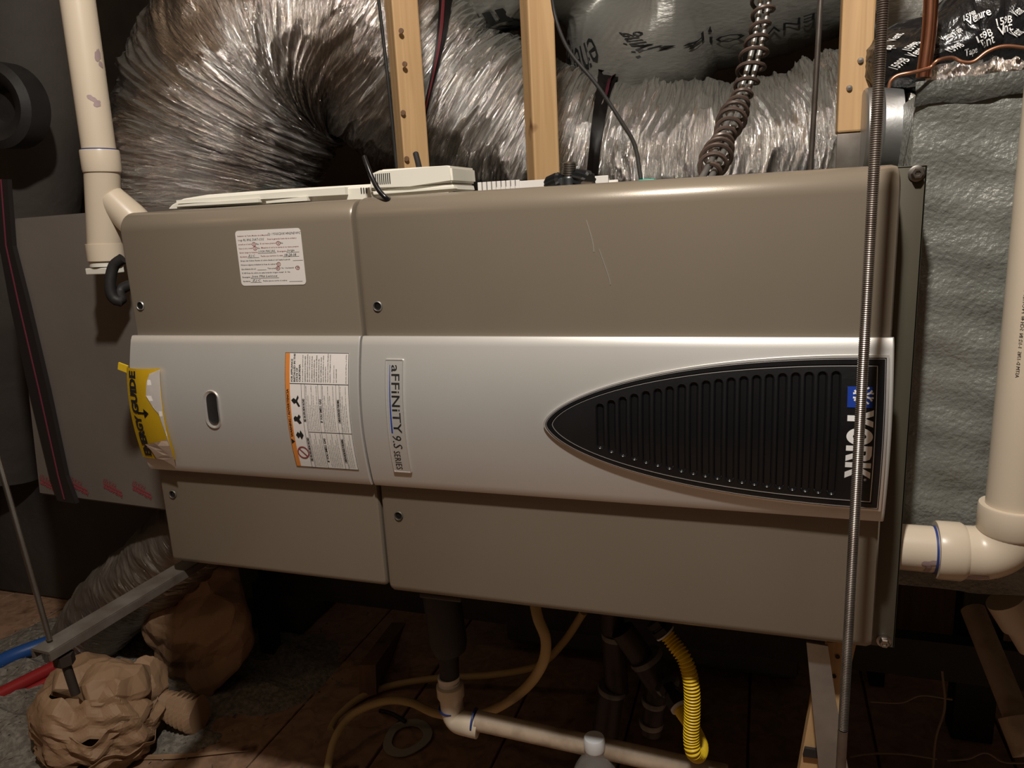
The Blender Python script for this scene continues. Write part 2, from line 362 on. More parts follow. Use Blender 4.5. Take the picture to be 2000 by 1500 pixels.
# ------------------------------------------------------------------ the setting
fl = thing('floor', (0, 0, 0), None, None); fl['kind'] = 'structure'
bm = bm_new(); box(bm, -2.6, 2.2, -1.9, 2.2, -.05, -.012); obj('subfloor', bm, M['joist'], fl)
pm = None
for i, x in enumerate(np.arange(-2.586, 2.1, .215)):
    if pm is None:
        pm = obj('plank', one(box, 0, .2105, -1.9, 2.2, -.012, 0, .0015, 1), M['plank'], fl, smooth=False); pm.location = (float(x), 0, 0)
    else:
        q = pm.copy(); COL.objects.link(q); q.location = (float(x), 0, random.uniform(-.002, .001))
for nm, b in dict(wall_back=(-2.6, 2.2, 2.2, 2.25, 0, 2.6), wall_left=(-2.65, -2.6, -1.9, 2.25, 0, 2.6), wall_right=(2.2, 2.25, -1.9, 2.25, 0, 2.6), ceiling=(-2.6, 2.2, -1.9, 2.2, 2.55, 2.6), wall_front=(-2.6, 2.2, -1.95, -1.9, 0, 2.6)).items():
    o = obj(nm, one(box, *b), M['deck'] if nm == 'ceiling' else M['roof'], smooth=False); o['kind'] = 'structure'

# ------------------------------------------------------------------ furnace
XL, XS, XR = -0.7255, -0.4125, 0.108
ZT, ZB = 0.9735, 0.525
fu = thing('furnace', (-.31, .37, .525), 'taupe and silver furnace cabinet lying on its side in mid attic', 'furnace')
def rolled(bm, x0, x1, zt, zb, R=.022, r=.008, y0=0.0, yb=.05, cr=.004):
    prof = [(yb, zt)]
    for k in range(9): a = PI / 2 * k / 8; prof.append((y0 + R - R * math.sin(a), zt - R + R * math.cos(a)))
    for k in range(6): a = PI / 2 * k / 5; prof.append((y0 + r - r * math.cos(a), zb + r - r * math.sin(a)))
    prof.append((yb, zb)); n = len(prof)
    # stations along x with softened ends
    st = [(x0, cr), (x0 + cr * .3, cr * .3), (x0 + cr, 0), (x1 - cr, 0), (x1 - cr * .3, cr * .3), (x1, cr)]
    cy, cz = yb, (zt + zb) / 2; rings = []
    for x, ins in st:
        ring = []
        for (y, z) in prof:
            s = (1 if z > cz else -1)
            yy = y + ins * (1 if y < yb - 1e-6 else 0); zz = z - s * ins * .6
            ring.append(bm.verts.new((x, yy, zz)))
        rings.append(ring)
    for a, b in zip(rings, rings[1:]):
        for k in range(n): bm.faces.new((a[k], a[(k + 1) % n], b[(k + 1) % n], b[k]))
    bm.faces.new(rings[0][::-1]); bm.faces.new(rings[-1])
bm = bm_new(); box(bm, XL + .004, XR - .0005, .045, .72, ZB + .004, ZT - .003, .004); obj('cabinet', bm, M['taupe_dark'], fu, angle=40)
obj('door_panel', one(rolled, XL, XS - .0013, ZT, .5285), M['taupe'], fu, angle=35)
obj('door_panel', one(rolled, XS + .0013, XR, ZT + .001, .5225, r=.010, cr=.006), M['taupe'], fu, angle=35)
# notch lips where the doors meet
for px, py in ((275, 597), (738, 598), (338, 965), (779, 1007)):
    c = P(px, py, 0.0); sc = (c - CAMLOC).length
    h = obj('door_fastener_hole', one(lathe, [(0, .0030), (.0034, .0030), (.0036, -.0002), (.0050, -.0009), (.0056, .0002)], (c.x, -.0006, c.z), (0, 1, 0), 20), M['blackmat'], fu)
    obj('hole_rim', one(lathe, [(.0040, .0004), (.0048, -.0010), (.0056, .0002), (.0040, .0004)], (c.x, -.0008, c.z), (0, 1, 0), 20), M['taupe_dark'] if py > 700 else M['galv'], h)
# side flange
FY = .050
fx1 = P(1811, 330, FY).x; fzt = P(1790, 323, FY).z; fzb = P(1735, 1264, FY).z
bm = bm_new(); box(bm, .104, fx1, FY, FY + .003, fzb, fzt, .0006); box(bm, fx1 - .002, fx1, FY, FY + .04, fzb, fzt, .0006); box(bm, .109, fx1, FY, FY + .04, fzt - .002, fzt, .0005)
flg = obj('side_flange', bm, M['taupe_dark'], fu, angle=40)
for px, py in ((1790, 339), (1726, 1251)):
    c = P(px, py, FY)
    bm = bm_new(); lathe(bm, [(.0068, .0005), (.0070, -.0003), (.0070, -.0012), (.0052, -.0018)], (c.x, FY, c.z), (0, 1, 0), 24)
    lathe(bm, [(.0048, -.001), (.0049, -.0065), (.0042, -.0075), (.0026, -.0075), (.0022, -.006), (0, -.006)], (c.x, FY, c.z), (0, 1, 0), 6)
    obj('hex_bolt', bm, M['steel'], flg, angle=30)
# curved silver fascia
PZ1, PZ0 = .8285, .6600
def bulge(z):
    u = min(max((z - PZ0) / (PZ1 - PZ0), 0), 1)
    return -(.0065 + .0135 * math.sin(PI * u) ** .9 + .0045 * (1 - u))
def bulged(bm, extra=0.0, n=26):
    slice_z(bm, PZ0, PZ1, n)
    for v in bm.verts: v.co.y += bulge(v.co.z) - extra
    return bm
def fascia(x0, x1):
    bm = bm_new(); N = 36; rows = []
    for i in range(N + 1):
        z = PZ0 + (PZ1 - PZ0) * i / N; y = bulge(z)
        if i == 0: y += .0012
        if i == N: y += .0012
        rows.append([bm.verts.new((x0, y + .0012, z)), bm.verts.new((x0 + .0012, y, z)), bm.verts.new((x1 - .0012, y, z)), bm.verts.new((x1, y + .0012, z))])
    back = [[bm.verts.new((x, -.0005, PZ0)) for x in (x0, x0 + .0012, x1 - .0012, x1)], [bm.verts.new((x, -.0005, PZ1)) for x in (x0, x0 + .0012, x1 - .0012, x1)]]
    for a, b in zip(rows, rows[1:]):
        for k in range(3): bm.faces.new((a[k], a[k + 1], b[k + 1], b[k]))
    for k in range(3):
        bm.faces.new((back[0][k], back[0][k + 1], rows[0][k + 1], rows[0][k])); bm.faces.new((rows[-1][k], rows[-1][k + 1], back[1][k + 1], back[1][k]))
    bm.faces.new([back[0][0]] + [r[0] for r in rows] + [back[1][0]]); bm.faces.new([back[1][3]] + [r[3] for r in rows[::-1]] + [back[0][3]])
    bmesh.ops.recalc_face_normals(bm, faces=bm.faces[:]); return bm
f1 = obj('silver_fascia', fascia(-.7275, XS - .0012), M['silver'], fu, angle=35)
f2 = obj('silver_fascia', fascia(XS + .0012, .1085), M['silver'], fu, angle=35)
def FB(px, py):      # place on the fascia
    y = -.015
    for _ in range(3): c = P(px, py, y); y = bulge(c.z)
    return c.x, c.z
# hand slot with a moulded lip
hx, hz = FB(415, 800); hw, hh = .0105, .0225
def stadium(cx, cz, w, h, n=10, lean=0):
    pts = []
    m = h - w
    for k in range(n + 1): a = PI * k / n; pts.append((cx + w * math.cos(a), cz + m + w * math.sin(a)))
    for k in range(1, 16): pts.append((cx - w, cz + m - 2 * m * k / 16))
    for k in range(n + 1): a = PI + PI * k / n; pts.append((cx + w * math.cos(a), cz - m + w * math.sin(a)))
    for k in range(1, 16): pts.append((cx + w, cz - m + 2 * m * k / 16))
    return pts
def dish(cx, cz, w, h, specs, lean=0, yf=bulge, fill=True):
    bm = bm_new(); rings = []
    for ins, dy in specs: rings.append([bm.verts.new((x, yf(z) + dy, z)) for x, z in stadium(cx, cz, w - ins, h - ins, 10, lean)])
    n = len(rings[0])
    for a, b in zip(rings, rings[1:]):
        for k in range(n): bm.faces.new((a[k], b[k], b[(k + 1) % n], a[(k + 1) % n]))
    if fill: bm.faces.new(rings[-1])
    bmesh.ops.recalc_face_normals(bm, faces=bm.faces[:]); return bm
lip = obj('hand_slot_lip', dish(hx, hz, hw, hh, [(-.001, .0002), (0, -.0016), (.0016, -.0010), (.003, .0004)]), M['silver_rim'], f1)
obj('hand_slot', dish(hx + .001, hz + .0012, hw - .003, hh - .004, [(0, -.0012), (.0006, -.0008), (.001, -.0006)]), M['blackmat'], f1)

# black grille
T_ = [(40, 432), (48, 400), (70, 352), (110, 303), (200, 238), (350, 168), (600, 108), (900, 74), (1200, 54), (1500, 44), (1800, 38), (1932, 38)]
B_ = [(1878, 888), (1600, 862), (1300, 830), (1000, 793), (700, 745), (400, 672), (200, 600), (110, 543), (66, 495), (48, 464)]
pts = [FB(1050 + .355 * x, 680 + .355 * y) for x, y in T_ + B_]
zc = (pts[11][1] + pts[12][1]) / 2; xr = (pts[11][0] + pts[12][0]) / 2; xt = pts[0][0]
Hm = (pts[11][1] - pts[12][1]) / 2
def half(x, inset=0.0):          # symmetric bullet outline fitted to the photographed one
    t = min(max((x - xt) / (xr - xt), 0), 1); u = 1 - t
    return Hm * (1 - u ** 2.15) ** .62
def outline(inset):
    xs = [xt + inset + (xr - inset - xt - inset) * (k / 40) ** 2 for k in range(41)]
    k = 1 - inset / Hm
    def hh_(x):
        t = min(max((x - xt - inset) / (xr - xt - 2 * inset), 0), 1); return (Hm - inset) * (1 - (1 - t) ** 2.15) ** .62
    up = [(x, zc + hh_(x)) for x in xs]; dn = [(x, zc - hh_(x)) for x in xs[::-1][:-1]]
    return up + dn
# slots
sx = [345, 410, 470, 535, 600, 665, 725, 790, 855, 920, 985, 1055, 1125, 1190, 1260, 1330, 1400, 1470, 1540, 1610]
x0s = FB(1050 + .355 * 347, 830)[0]; x1s = FB(1050 + .355 * 1630, 850)[0]
slots = []
for k in range(20):
    x = x0s + (x1s - x0s) * k / 19
    slots.append((x, .0042, half(x + .002) - .0125 - .0022 * (1 - k / 19)))
def to_world(bm, y=0.0):
    for v in bm.verts: v.co = Vector((v.co.x, y - v.co.z, v.co.y))
    return bm
gb = to_world(plate2d([outline(.0015)] + [stadium(x, zc, w_, h_) for x, w_, h_ in slots], .0030, .0004)); bulged(gb, .0012, 20)
gr = obj('grille', gb, M['black'], fu, smooth=False)
def ringplate(a, b, th, ex): return bulged(to_world(plate2d([outline(a), outline(b)], th)), ex, 20)
obj('grille_back', bulged(to_world(plate2d([outline(.001)], .0002)), .0005, 20), M['blackgloss'], gr, smooth=False)
obj('grille_rim', ringplate(-.0006, .0016, .004, .0012), M['silver_rim'], gr, smooth=False)
obj('grille_border', ringplate(.0016, .0072, .0016, .0030), M['blackgloss'], gr, smooth=False)
obj('grille_pinstripe', ringplate(.0085, .0090, .0006, .0032), M['silver_rim'], gr, smooth=False)
obj('grille_pinstripe', ringplate(.0024, .0028, .0006, .0040), M['silver_rim'], gr, smooth=False)
for x, w_, h_ in slots:
    obj('grille_slot', dish(x, zc, w_, h_, [(-.0006, -.0026), (0, -.0034), (.0007, -.0030), (.0013, -.0016), (.0018, -.0006)], fill=False), M['blackgloss'], gr)
# logo: blue square, snow star and the word
def lettering(parent, name, mat_, body, pA, pB, rot, bold=.02, shear=0, space=1, extra=.0035, n=26, flat=None):
    my = (pA[1] + pB[1]) / 2
    (xa, za), (xb, zb) = ((FB(pA[0], my)[0], FB(*pA)[1]), (FB(pB[0], my)[0], FB(*pB)[1])) if flat is None else ((P(*pA, flat).x, P(*pA, flat).z), (P(*pB, flat).x, P(*pB, flat).z))
    bm = fit_text(body, min(xa, xb), max(xa, xb), min(za, zb), max(za, zb), rot, bold, shear, space)
    if flat is None: bulged(bm, extra, n)
    else:
        for v in bm.verts: v.co.y = flat
    return obj(name, bm, mat_, parent, smooth=False)
GL = {'Y': [[(0, 10), (3, 10), (4.5, 6.9), (6, 10), (9, 10), (6, 4.2), (6, 0), (3, 0), (3, 4.2)]],
      'O': [[(4.6 + 4.6 * math.cos(2 * PI * k / 32), 5 + 5.1 * math.sin(2 * PI * k / 32)) for k in range(32)], [(4.6 + 1.9 * math.cos(2 * PI * k / 24), 5 + 2.6 * math.sin(2 * PI * k / 24)) for k in range(24)]],
      'R': [[(0, 0), (0, 10), (5, 10), (7.2, 9.4), (8.2, 7.8), (8.2, 6.2), (7.5, 4.9), (6.4, 4.2), (8.6, 0), (5.5, 0), (3.7, 3.7), (2.8, 3.7), (2.8, 0)], [(2.8, 7.8), (2.8, 5.9), (4.4, 5.9), (5.2, 6.3), (5.3, 7.1), (5.0, 7.6), (4.4, 7.8)]],
      'K': [[(0, 0), (0, 10), (2.8, 10), (2.8, 6.3), (5.4, 10), (8.8, 10), (5.3, 5.5), (9, 0), (5.6, 0), (3.5, 3.4), (2.8, 2.6), (2.8, 0)]]}
(ya, za_), (yb_, zb_) = FB(1655, 798), FB(1698, 934)
adv = 0
for ch, wd_ in (('Y', 9), ('O', 9.2), ('R', 8.8), ('K', 9)):
    g_ = [[(ya + (yb_ - ya) * v / 10, za_ + (zb_ - za_) * (u + adv) / 37.5) for u, v in lp_] for lp_ in GL[ch]]
    obj('logo_letter', bulged(to_world(plate2d(g_, .0003)), .0032, 26), M['logowhite'], gr, smooth=False); adv += wd_ + .45
lettering(gr, 'trademark_dot', M['logowhite'], '®', (1686, 932), (1691, 937), 'down', extra=.0036, bold=0)
sqx0, sqz1 = FB(1655, 753); sqx1, sqz0 = FB(1703, 795)
obj('logo_square', bulged(to_world(plate2d([[(sqx0, sqz0), (sqx1, sqz0), (sqx1, sqz1), (sqx0, sqz1)]], .0006)), .0033, 26), M['blue'], gr, smooth=False)
scx, scz = (sqx0 + sqx1) / 2 + .0025, (sqz0 + sqz1) / 2 + .0015
bms = []
for k in range(8):
    a = PI / 4 * k + PI / 8; c, s = math.cos(a), math.sin(a); r0, r1, wd = .002, .0078, .0008
    ar = [(r0, -wd), (r1 - .002, -wd), (r1, -.0022), (r1 + .0008, -.0008), (r1 - .0008, 0), (r1 + .0008, .0008), (r1, .0022), (r1 - .002, wd), (r0, wd)]
    bms.append(to_world(plate2d([[(scx + c * u - s * v, scz + s * u + c * v) for u, v in ar]], .0003)))
obj('snow_star', bulged(join_bm(bms), .0038, 26), M['logowhite'], gr, smooth=False)

# name strip with lettering
nx0, nz1 = FB(754, 701); nx1, nz0 = FB(789, 701)[0], FB(790, 922)[1]
def rrect(x0, x1, z0, z1, r, n=5):
    out = []
    for cx, cz, a0 in ((x1 - r, z1 - r, 0), (x0 + r, z1 - r, PI / 2), (x0 + r, z0 + r, PI), (x1 - r, z0 + r, 1.5 * PI)):
        for k in range(n + 1): a = a0 + PI / 2 * k / n; out.append((cx + r * math.cos(a), cz + r * math.sin(a)))
    return out
ns_ = obj('name_strip', bulged(to_world(plate2d([rrect(nx0, nx1, nz0, nz1, .0012)], .0012, .0003)), .0006, 26), M['silver'], fu, smooth=False)
obj('strip_edge', bulged(to_world(plate2d([rrect(nx0, nx1, nz0, nz1, .0012), rrect(nx0 + .0009, nx1 - .0009, nz0 + .0009, nz1 - .0009, .0008)], .0006)), .0017, 26), M['silver_rim'], ns_, smooth=False)
lettering(ns_, 'strip_lettering', M['ink'], 'aFFiNiTY', (766, 712), (782, 846), 'down', bold=.008, space=1.05, extra=.0017)
lettering(ns_, 'strip_lettering', M['ink'], '9.S', (769, 850), (786, 876), 'down', bold=0, shear=.15, extra=.0017)
lettering(ns_, 'strip_lettering', M['ink'], 'SERIES', (773, 880), (785, 916), 'down', bold=.004, extra=.0017, space=1.1)
ux, uz1 = FB(762, 712); ux2, uz0 = FB(767, 845)
obj('strip_blue_line', bulged(to_world(plate2d([[(ux - .0006, uz0), (ux + .0012, uz0), (ux + .0008, uz1), (ux + .0002, uz1)]], .0001)), .0017, 26), M['blue'], ns_, smooth=False)

# warning label
lx0, lz1 = FB(558, 688); lx1, lz0 = FB(681, 688)[0], FB(640, 914)[1]
lx1 = FB(682, 690)[0]
wl = obj('warning_label', bulged(to_world(plate2d([[(lx0, lz0), (lx1, lz0), (lx1, lz1), (lx0, lz1)]], .0003)), .0003, 26), M['paperwhite'], fu, smooth=False)
LW, LH = lx1 - lx0, lz1 - lz0
def LX(u): return lx0 + LW * u
def LZ(v): return lz0 + LH * v      # v=0 bottom
def lrect(u0, u1, v0, v1): return to_world(plate2d([[(LX(u0), LZ(v0)), (LX(u1), LZ(v0)), (LX(u1), LZ(v1)), (LX(u0), LZ(v1))]], .0001))
obj('orange_band', bulged(lrect(0, .075, 0, 1), .0006, 26), M['orange'], wl, smooth=False)
lines = []
for (u0, u1, v0, v1) in ((0, .006, 0, 1), (.994, 1, 0, 1), (0, 1, 0, .004), (0, 1, .996, 1), (.075, 1, .742, .747), (.255, .26, 0, .742), (.31, .315, 0, .742), (.32, 1, .33, .334), (.52, .524, 0, .742), (.575, .579, .334, .742), (.80, .804, 0, .742), (.85, .854, 0, .742)):
    lines.append(lrect(u0, u1, v0, v1))
def ltext(body, u0, u1, v0, v1, bold=.0): return fit_text(body, LX(u0), LX(u1), LZ(v0), LZ(v1), 'up', bold, res=2)
head = ['FOR APPLIANCE', 'INSTALLED IN THE', 'STATE OF', 'CALIFORNIA']
for i, t in enumerate(head): lines.append(ltext(t, .095 + i * .042, .125 + i * .042, .76, .76 + .0145 * len(t), .03))
fill = ['If not installed, operated and', 'maintained in accordance with', "the manufacturer's instructions", 'this product could expose you', 'to substances in fuel or from', 'fuel combustion which can', 'cause death or serious illness', 'and which are known to the', 'State of California to cause', 'cancer, birth defects or other', 'reproductive harm.', 'This product contains fiberglass', 'insulation. Fiberglass is known']
for i, t in enumerate(fill): lines.append(ltext(t, .275 + i * .036, .296 + i * .036, .76, .76 + .0073 * len(t), .01))
lines.append(ltext('For questions see', .765, .785, .76, .90)); lines.append(ltext('our Canada web', .80, .82, .76, .87)); lines.append(ltext('P/N 035-16745-000 Rev. A (0702)', .955, .975, .755, .985))
long_ = ['The area around the furnace must be kept clear and free of combustible', 'Improper installation, adjustment, alteration, service or maintenance', 'can cause injury or property damage. Refer to the manual provided', 'For assistance or additional information consult a qualified', 'installer, service agency or the gas supplier. Do not store or use', 'gasoline or other flammable vapors and liquids in the vicinity']
hd = ['FIRE OR EXPLOSION HAZARD', 'IF YOU SMELL GAS', 'CARBON MONOXIDE POISONING']
for j, (ua, ub) in enumerate(((.325, .515), (.585, .795), (.86, .99))):
    n_ = int((ub - ua) / .027)
    for i in range(n_): lines.append(ltext(long_[(i + j * 2) % 6], ua + i * .027, ua + i * .027 + .016, .345, .73 - .08 * ((i * 7) % 3)))
    for i in range(n_): lines.append(ltext(long_[(i + j + 3) % 6], ua + i * .027, ua + i * .027 + .016, .015, .32 - .05 * ((i * 5) % 3)))
for j, ua in enumerate((.265, .53, .81)): lines.append(ltext(hd[j], ua, ua + .036, .42, .62, .03)); lines.append(ltext(hd[j], ua, ua + .036, .06, .28, .03))
obj('printed_text', bulged(join_bm(lines), .0006, 26), M['ink'], wl, smooth=False)
# four little hazard pictures in a column and the band words
pics = []
def blob(u, v, pts_): return to_world(plate2d([[(LX(u) + a * .0055, LZ(v) + b * .0065) for a, b in pts_]], .0001))
pics += [blob(.165, .60, [(-1.1, .1), (-.5, .5), (0, .2), (.5, 1), (.7, .6), (.3, 0), (.9, -.9), (.5, -1), (0, -.3), (-.5, -.5)]), blob(.165, .44, [(-.9, .2), (-.5, .6), (0, .4), (.4, .9), (.8, .5), (.4, 0), (.9, -.6), (.3, -.8), (-.2, -.3), (-.8, -.3)]),
         blob(.165, .30, [(-.9, 0), (-.4, .6), (0, .3), (.3, .9), (.9, 0), (.3, -.8), (0, -.2), (-.4, -.6)])]
pics.append(ltext('WARNING / ADVERTENCIA', .018, .055, .28, .70, .03)); pics.append(blob(.04, .24, [(-.4, -.5), (.4, 0), (-.4, .5)]))
obj('hazard_pictures', bulged(join_bm(pics), .0008, 26), M['ink'], wl, smooth=False)
rr_ = lambda r: [(LX(.17) + r * math.cos(2 * PI * k / 20), LZ(.14) + r * math.sin(2 * PI * k / 20)) for k in range(20)]
obj('forbidden_sign', bulged(join_bm([to_world(plate2d([rr_(.0075), rr_(.0062)], .0001)), to_world(plate2d([[(LX(.17) - .005, LZ(.14) + .0042), (LX(.17) - .0042, LZ(.14) + .005), (LX(.17) + .005, LZ(.14) - .0042), (LX(.17) + .0042, LZ(.14) - .005)]], .0001))]), .0009, 26), M['redink'], wl, smooth=False)

# service sticker, upper left door
q = [P(460, 448, 0), P(588, 448, 0), P(598, 558, 0), P(471, 556, 0)]
sx0, sx1 = (q[0].x + q[3].x) / 2, (q[1].x + q[2].x) / 2; sz1 = (q[0].z + q[1].z) / 2; sz0 = (q[2].z + q[3].z) / 2
st = obj('service_sticker', to_world(plate2d([rrect(sx0, sx1, sz0, sz1, .004)], .0003), -.0003), M['paperwhite'], fu, smooth=False)
SW, SH = sx1 - sx0, sz1 - sz0
def stext(body, u0, u1, row, bold=.01, h=.034, shear=0, dv=0):
    v = 1 - (.10 + row * .0745) + dv
    return fit_text(body, sx0 + SW * u0, sx0 + SW * u1, sz0 + SH * (v - h / 2), sz0 + SH * (v + h / 2), 'h', bold, shear, res=1, y=-.0006)
red = [stext('Instalador de Techo Modelo de la Maquina', .03, .50, 0), stext('Codigo', .03, .09, 1), stext('Deje la garantia fuera de la unidad y', .49, .93, 1),
       stext('ponerla en el techo?', .03, .25, 2), stext('El coil tiene presion?', .37, .62, 2), stext('Dejo el coil y metal?', .03, .25, 3), stext('Maquina el coil a la tierra si no tiene presion', .38, .95, 3),
       stext('Quien cargo la maquina:', .03, .32, 4), stext('Encargado:', .62, .76, 4), stext('Ayudante:', .03, .15, 5), stext('Fecha que termino la casa:', .36, .70, 5)]
obj('sticker_red_print', join_bm(red), M['redink'], st, smooth=False)
blk = [stext('No', .31, .35, 2), stext('No', .68, .72, 2), stext('No', .32, .36, 3), stext('Grupo del Cobre: Reviso el cobre desde el coil hasta la pared:', .03, .80, 6), stext('Hicieron alguna soldadura la linea de cobre? Si', .03, .60, 7),
       stext('Que distancia del coil:', .03, .26, 8), stext('Tiene presion?  Si  No  Una bateria?  Si  No', .44, .93, 8), stext('Si 3/8 linea de cobre no esta tocando ningun metal?  Si  No', .03, .78, 9),
       stext('Encargado:', .03, .16, 10), stext('Ayudante:', .03, .15, 11), stext('Fecha que se corrio el cobre:', .35, .72, 11)]
for u0, u1, row in ((.84, .99, 6), (.28, .42, 8), (.75, .95, 11), (.16, .60, 10), (.15, .32, 11), (.15, .33, 5), (.70, .94, 5), (.32, .60, 4), (.76, .95, 4)):
    v = 1 - (.10 + row * .0745) - .022; blk.append(to_world(plate2d([[(sx0 + SW * u0, sz0 + SH * v), (sx0 + SW * u1, sz0 + SH * v), (sx0 + SW * u1, sz0 + SH * (v + .004)), (sx0 + SW * u0, sz0 + SH * (v + .004))]], .0001), -.0006))
hand = [stext('(2) 1YSGC20X14N2NDWC', .50, 1.0, 0, 0, .055, .3, .01), stext('p RL RNL DIAT-COS', .08, .44, 1, 0, .055, .3), stext('LOSA MAS JAIL', .33, .59, 4, 0, .05, .3, .01), stext('Jorge', .76, .88, 4, 0, .05, .3, .01), stext('Z.J.C', .16, .27, 5, 0, .05, .3, .01), stext('08-28-08', .72, .90, 5, 0, .05, .3, .01),
        stext('Jose Mtz Lennox', .17, .58, 10, 0, .05, .3, .01), stext('Z.J.C', .18, .31, 11, 0, .05, .3, .01)]
obj('sticker_black_print', join_bm(blk + hand), M['ink'], st, smooth=False)
circ = []
for u, row in ((.275, 2), (.65, 2), (.285, 3), (.62, 7), (.60, 8), (.90, 8)):
    cx, cz = sx0 + SW * u, sz0 + SH * (1 - (.10 + row * .0745)); ci = lambda r: [(cx + r * 1.2 * math.cos(2 * PI * k / 14), cz + r * math.sin(2 * PI * k / 14)) for k in range(14)]
    circ.append(to_world(plate2d([ci(.0022), ci(.0018)], .0001), -.0007))
    circ.append(fit_text('Si', cx - .001, cx + .001, cz - .001, cz + .001, 'h', .02, res=1, y=-.0006))
obj('sticker_pen_rings', join_bm(circ), M['redink'], st, smooth=False)['kind'] = 'stuff'
# scratches on the upper right door (bare paint lines)
bms = []
for a in ([(1145, 430), (1157, 470), (1160, 492)], [(1170, 487), (1181, 518), (1190, 545), (1192, 556)]):
    pp = [P(x, y, -.0002) for x, y in a]; bms.append(tb(pp, .00035, 5, n=10))
obj('paint_scratch', join_bm(bms), M['taupe_dark'] if False else M['silver_rim'], fu)

# torn yellow energy label folded round the left end of the fascia
def warp_label():
    bm = bm_new(); nz = 20; nx = 8; rows = []
    zT = FB(300, 718)[1]; zB = FB(300, 893)[1]
    for i in range(nz + 1):
        v = i / nz; z = zT + (zB - zT) * v; row = []
        xl = -.7300 + .0018 * v; xr_ = FB(316, 720)[0] + (.004 * v)
        if v > .9: xr_ -= .03 * (v - .9)
        for k in range(nx + 1):
            u = k / nx; x = xl + (xr_ - xl) * u
            row.append(bm.verts.new((x, bulge(z) - .0012 - .006 * math.sin(PI * u) * (1 - v * .6) - .002 * u, z)))
        rows.append(row)
    for a, b in zip(rows, rows[1:]):
        for k in range(nx): bm.faces.new((a[k], a[k + 1], b[k + 1], b[k]))
    bmesh.ops.solidify(bm, geom=bm.faces[:], thickness=.0003); return bm, zT, zB
lb, eT, eB = warp_label()
en = obj('energy_label', lb, M['yellow'], fu)
exl, exr = -.7300, FB(316, 720)[0]
def on_label(bm, off):
    slice_z(bm, eB, eT, 18)
    for v in bm.verts:
        vv = (v.co.z - eT) / (eB - eT); xl = exl + .0018 * vv; xx = exr + .004 * vv; u = min(max((v.co.x - xl) / (xx - xl), 0), 1)
        v.co.y = bulge(v.co.z) - .0012 - .006 * math.sin(PI * u) * (1 - vv * .6) - .002 * u - off
    return bm
EW = exr - exl
obj('label_lettering', on_label(join_bm([fit_text('ENERGY', exl + EW * .16, exl + EW * .40, eB + .004, eB + (eT - eB) * .50, 'up', .05), fit_text('GUIDE', exl + EW * .12, exl + EW * .38, eB + (eT - eB) * .52, eT - .003, 'up', .05)]), .0006), M['ink'], en, smooth=False)
ax_, az_ = exl + EW * .48, eB + (eT - eB) * .53
obj('label_arrow', on_label(to_world(plate2d([[(ax_ - .009, az_ - .0012), (ax_ + .002, az_ - .0012), (ax_ + .002, az_ - .006), (ax_ + .009, az_), (ax_ + .002, az_ + .006), (ax_ + .002, az_ + .0012), (ax_ - .009, az_ + .0012)]], .0001)), .0007), M['ink'], en, smooth=False)
hgt = eT - eB
tears = [[(.70, .86), (.78, .95), (1.02, .99), (1.02, .05), (.99, .30), (.92, .52), (.80, .60), (.66, .72)]]
obj('torn_edge', on_label(to_world(plate2d([[(exl + EW * a, eB + hgt * b) for a, b in tears[0]]], .0002)), .0010), M['paperwhite'], en, smooth=False)
obj('torn_backing', on_label(to_world(plate2d([[(exl + EW * a, eB + hgt * b) for a, b in [(.30, .17), (.62, .20), (.99, .24), (1.02, .02), (.98, -.10), (.90, -.06), (.70, 0), (.52, .01), (.45, .10)]]], .0002)), .0012), M['tornpaper'], en, smooth=False)
tp = P(243, 716, -.012); obj('label_tab', one(box, tp.x - .006, tp.x + .008, -.016, -.014, tp.z - .005, tp.z + .004, rot=Matrix.Rotation(.3, 3, 'Y')), M['yellow'], en, smooth=False)

# bracket under the front edge
c = P(870, 1178, .02)
bk = obj('bottom_bracket', one(box, c.x - .026, c.x + .026, .006, .045, .5165, .5235, .001), M['blackiron'], fu)

# ------------------------------------------------------------------ foil ducts
D1P = [(-1.20, .72, .35), (-1.21, .76, .80), (-1.17, .80, 1.12), (-1.02, .82, 1.31), (-.84, .86, 1.34), (-.64, .92, 1.22), (-.40, .97, 1.09), (-.1, .98, 1.05), (.12, .97, 1.07), (.26, .90, 1.10)]
D1P = [(-1.24, .72, .45), (-1.24, .76, .85), (-1.20, .80, 1.13), (-1.04, .82, 1.33), (-.85, .86, 1.35), (-.66, .93, 1.19), (-.44, .98, 1.06), (-.14, 1.0, 1.015), (.12, .98, 1.035), (.30, .93, 1.085), (.42, .90, 1.12)]
def rad1(t): return .235 - .045 * min(1, max(0, (t - .42) / .25))
d1 = Duct(D1P, rad1, 1700, 280, amp=.011, fine=54, seed=3, ref=(0, -1, 0), sharp=1.5, around=5)
dt = thing('flexible_duct', (-1.24, .72, .3), 'large crinkled foil flexible duct arching behind the furnace top', 'duct')
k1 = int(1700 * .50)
d1.build('foil_jacket', M['foil'], dt, 0, k1); d1.build('foil_jacket', M['foildust'], dt, k1, 1700)

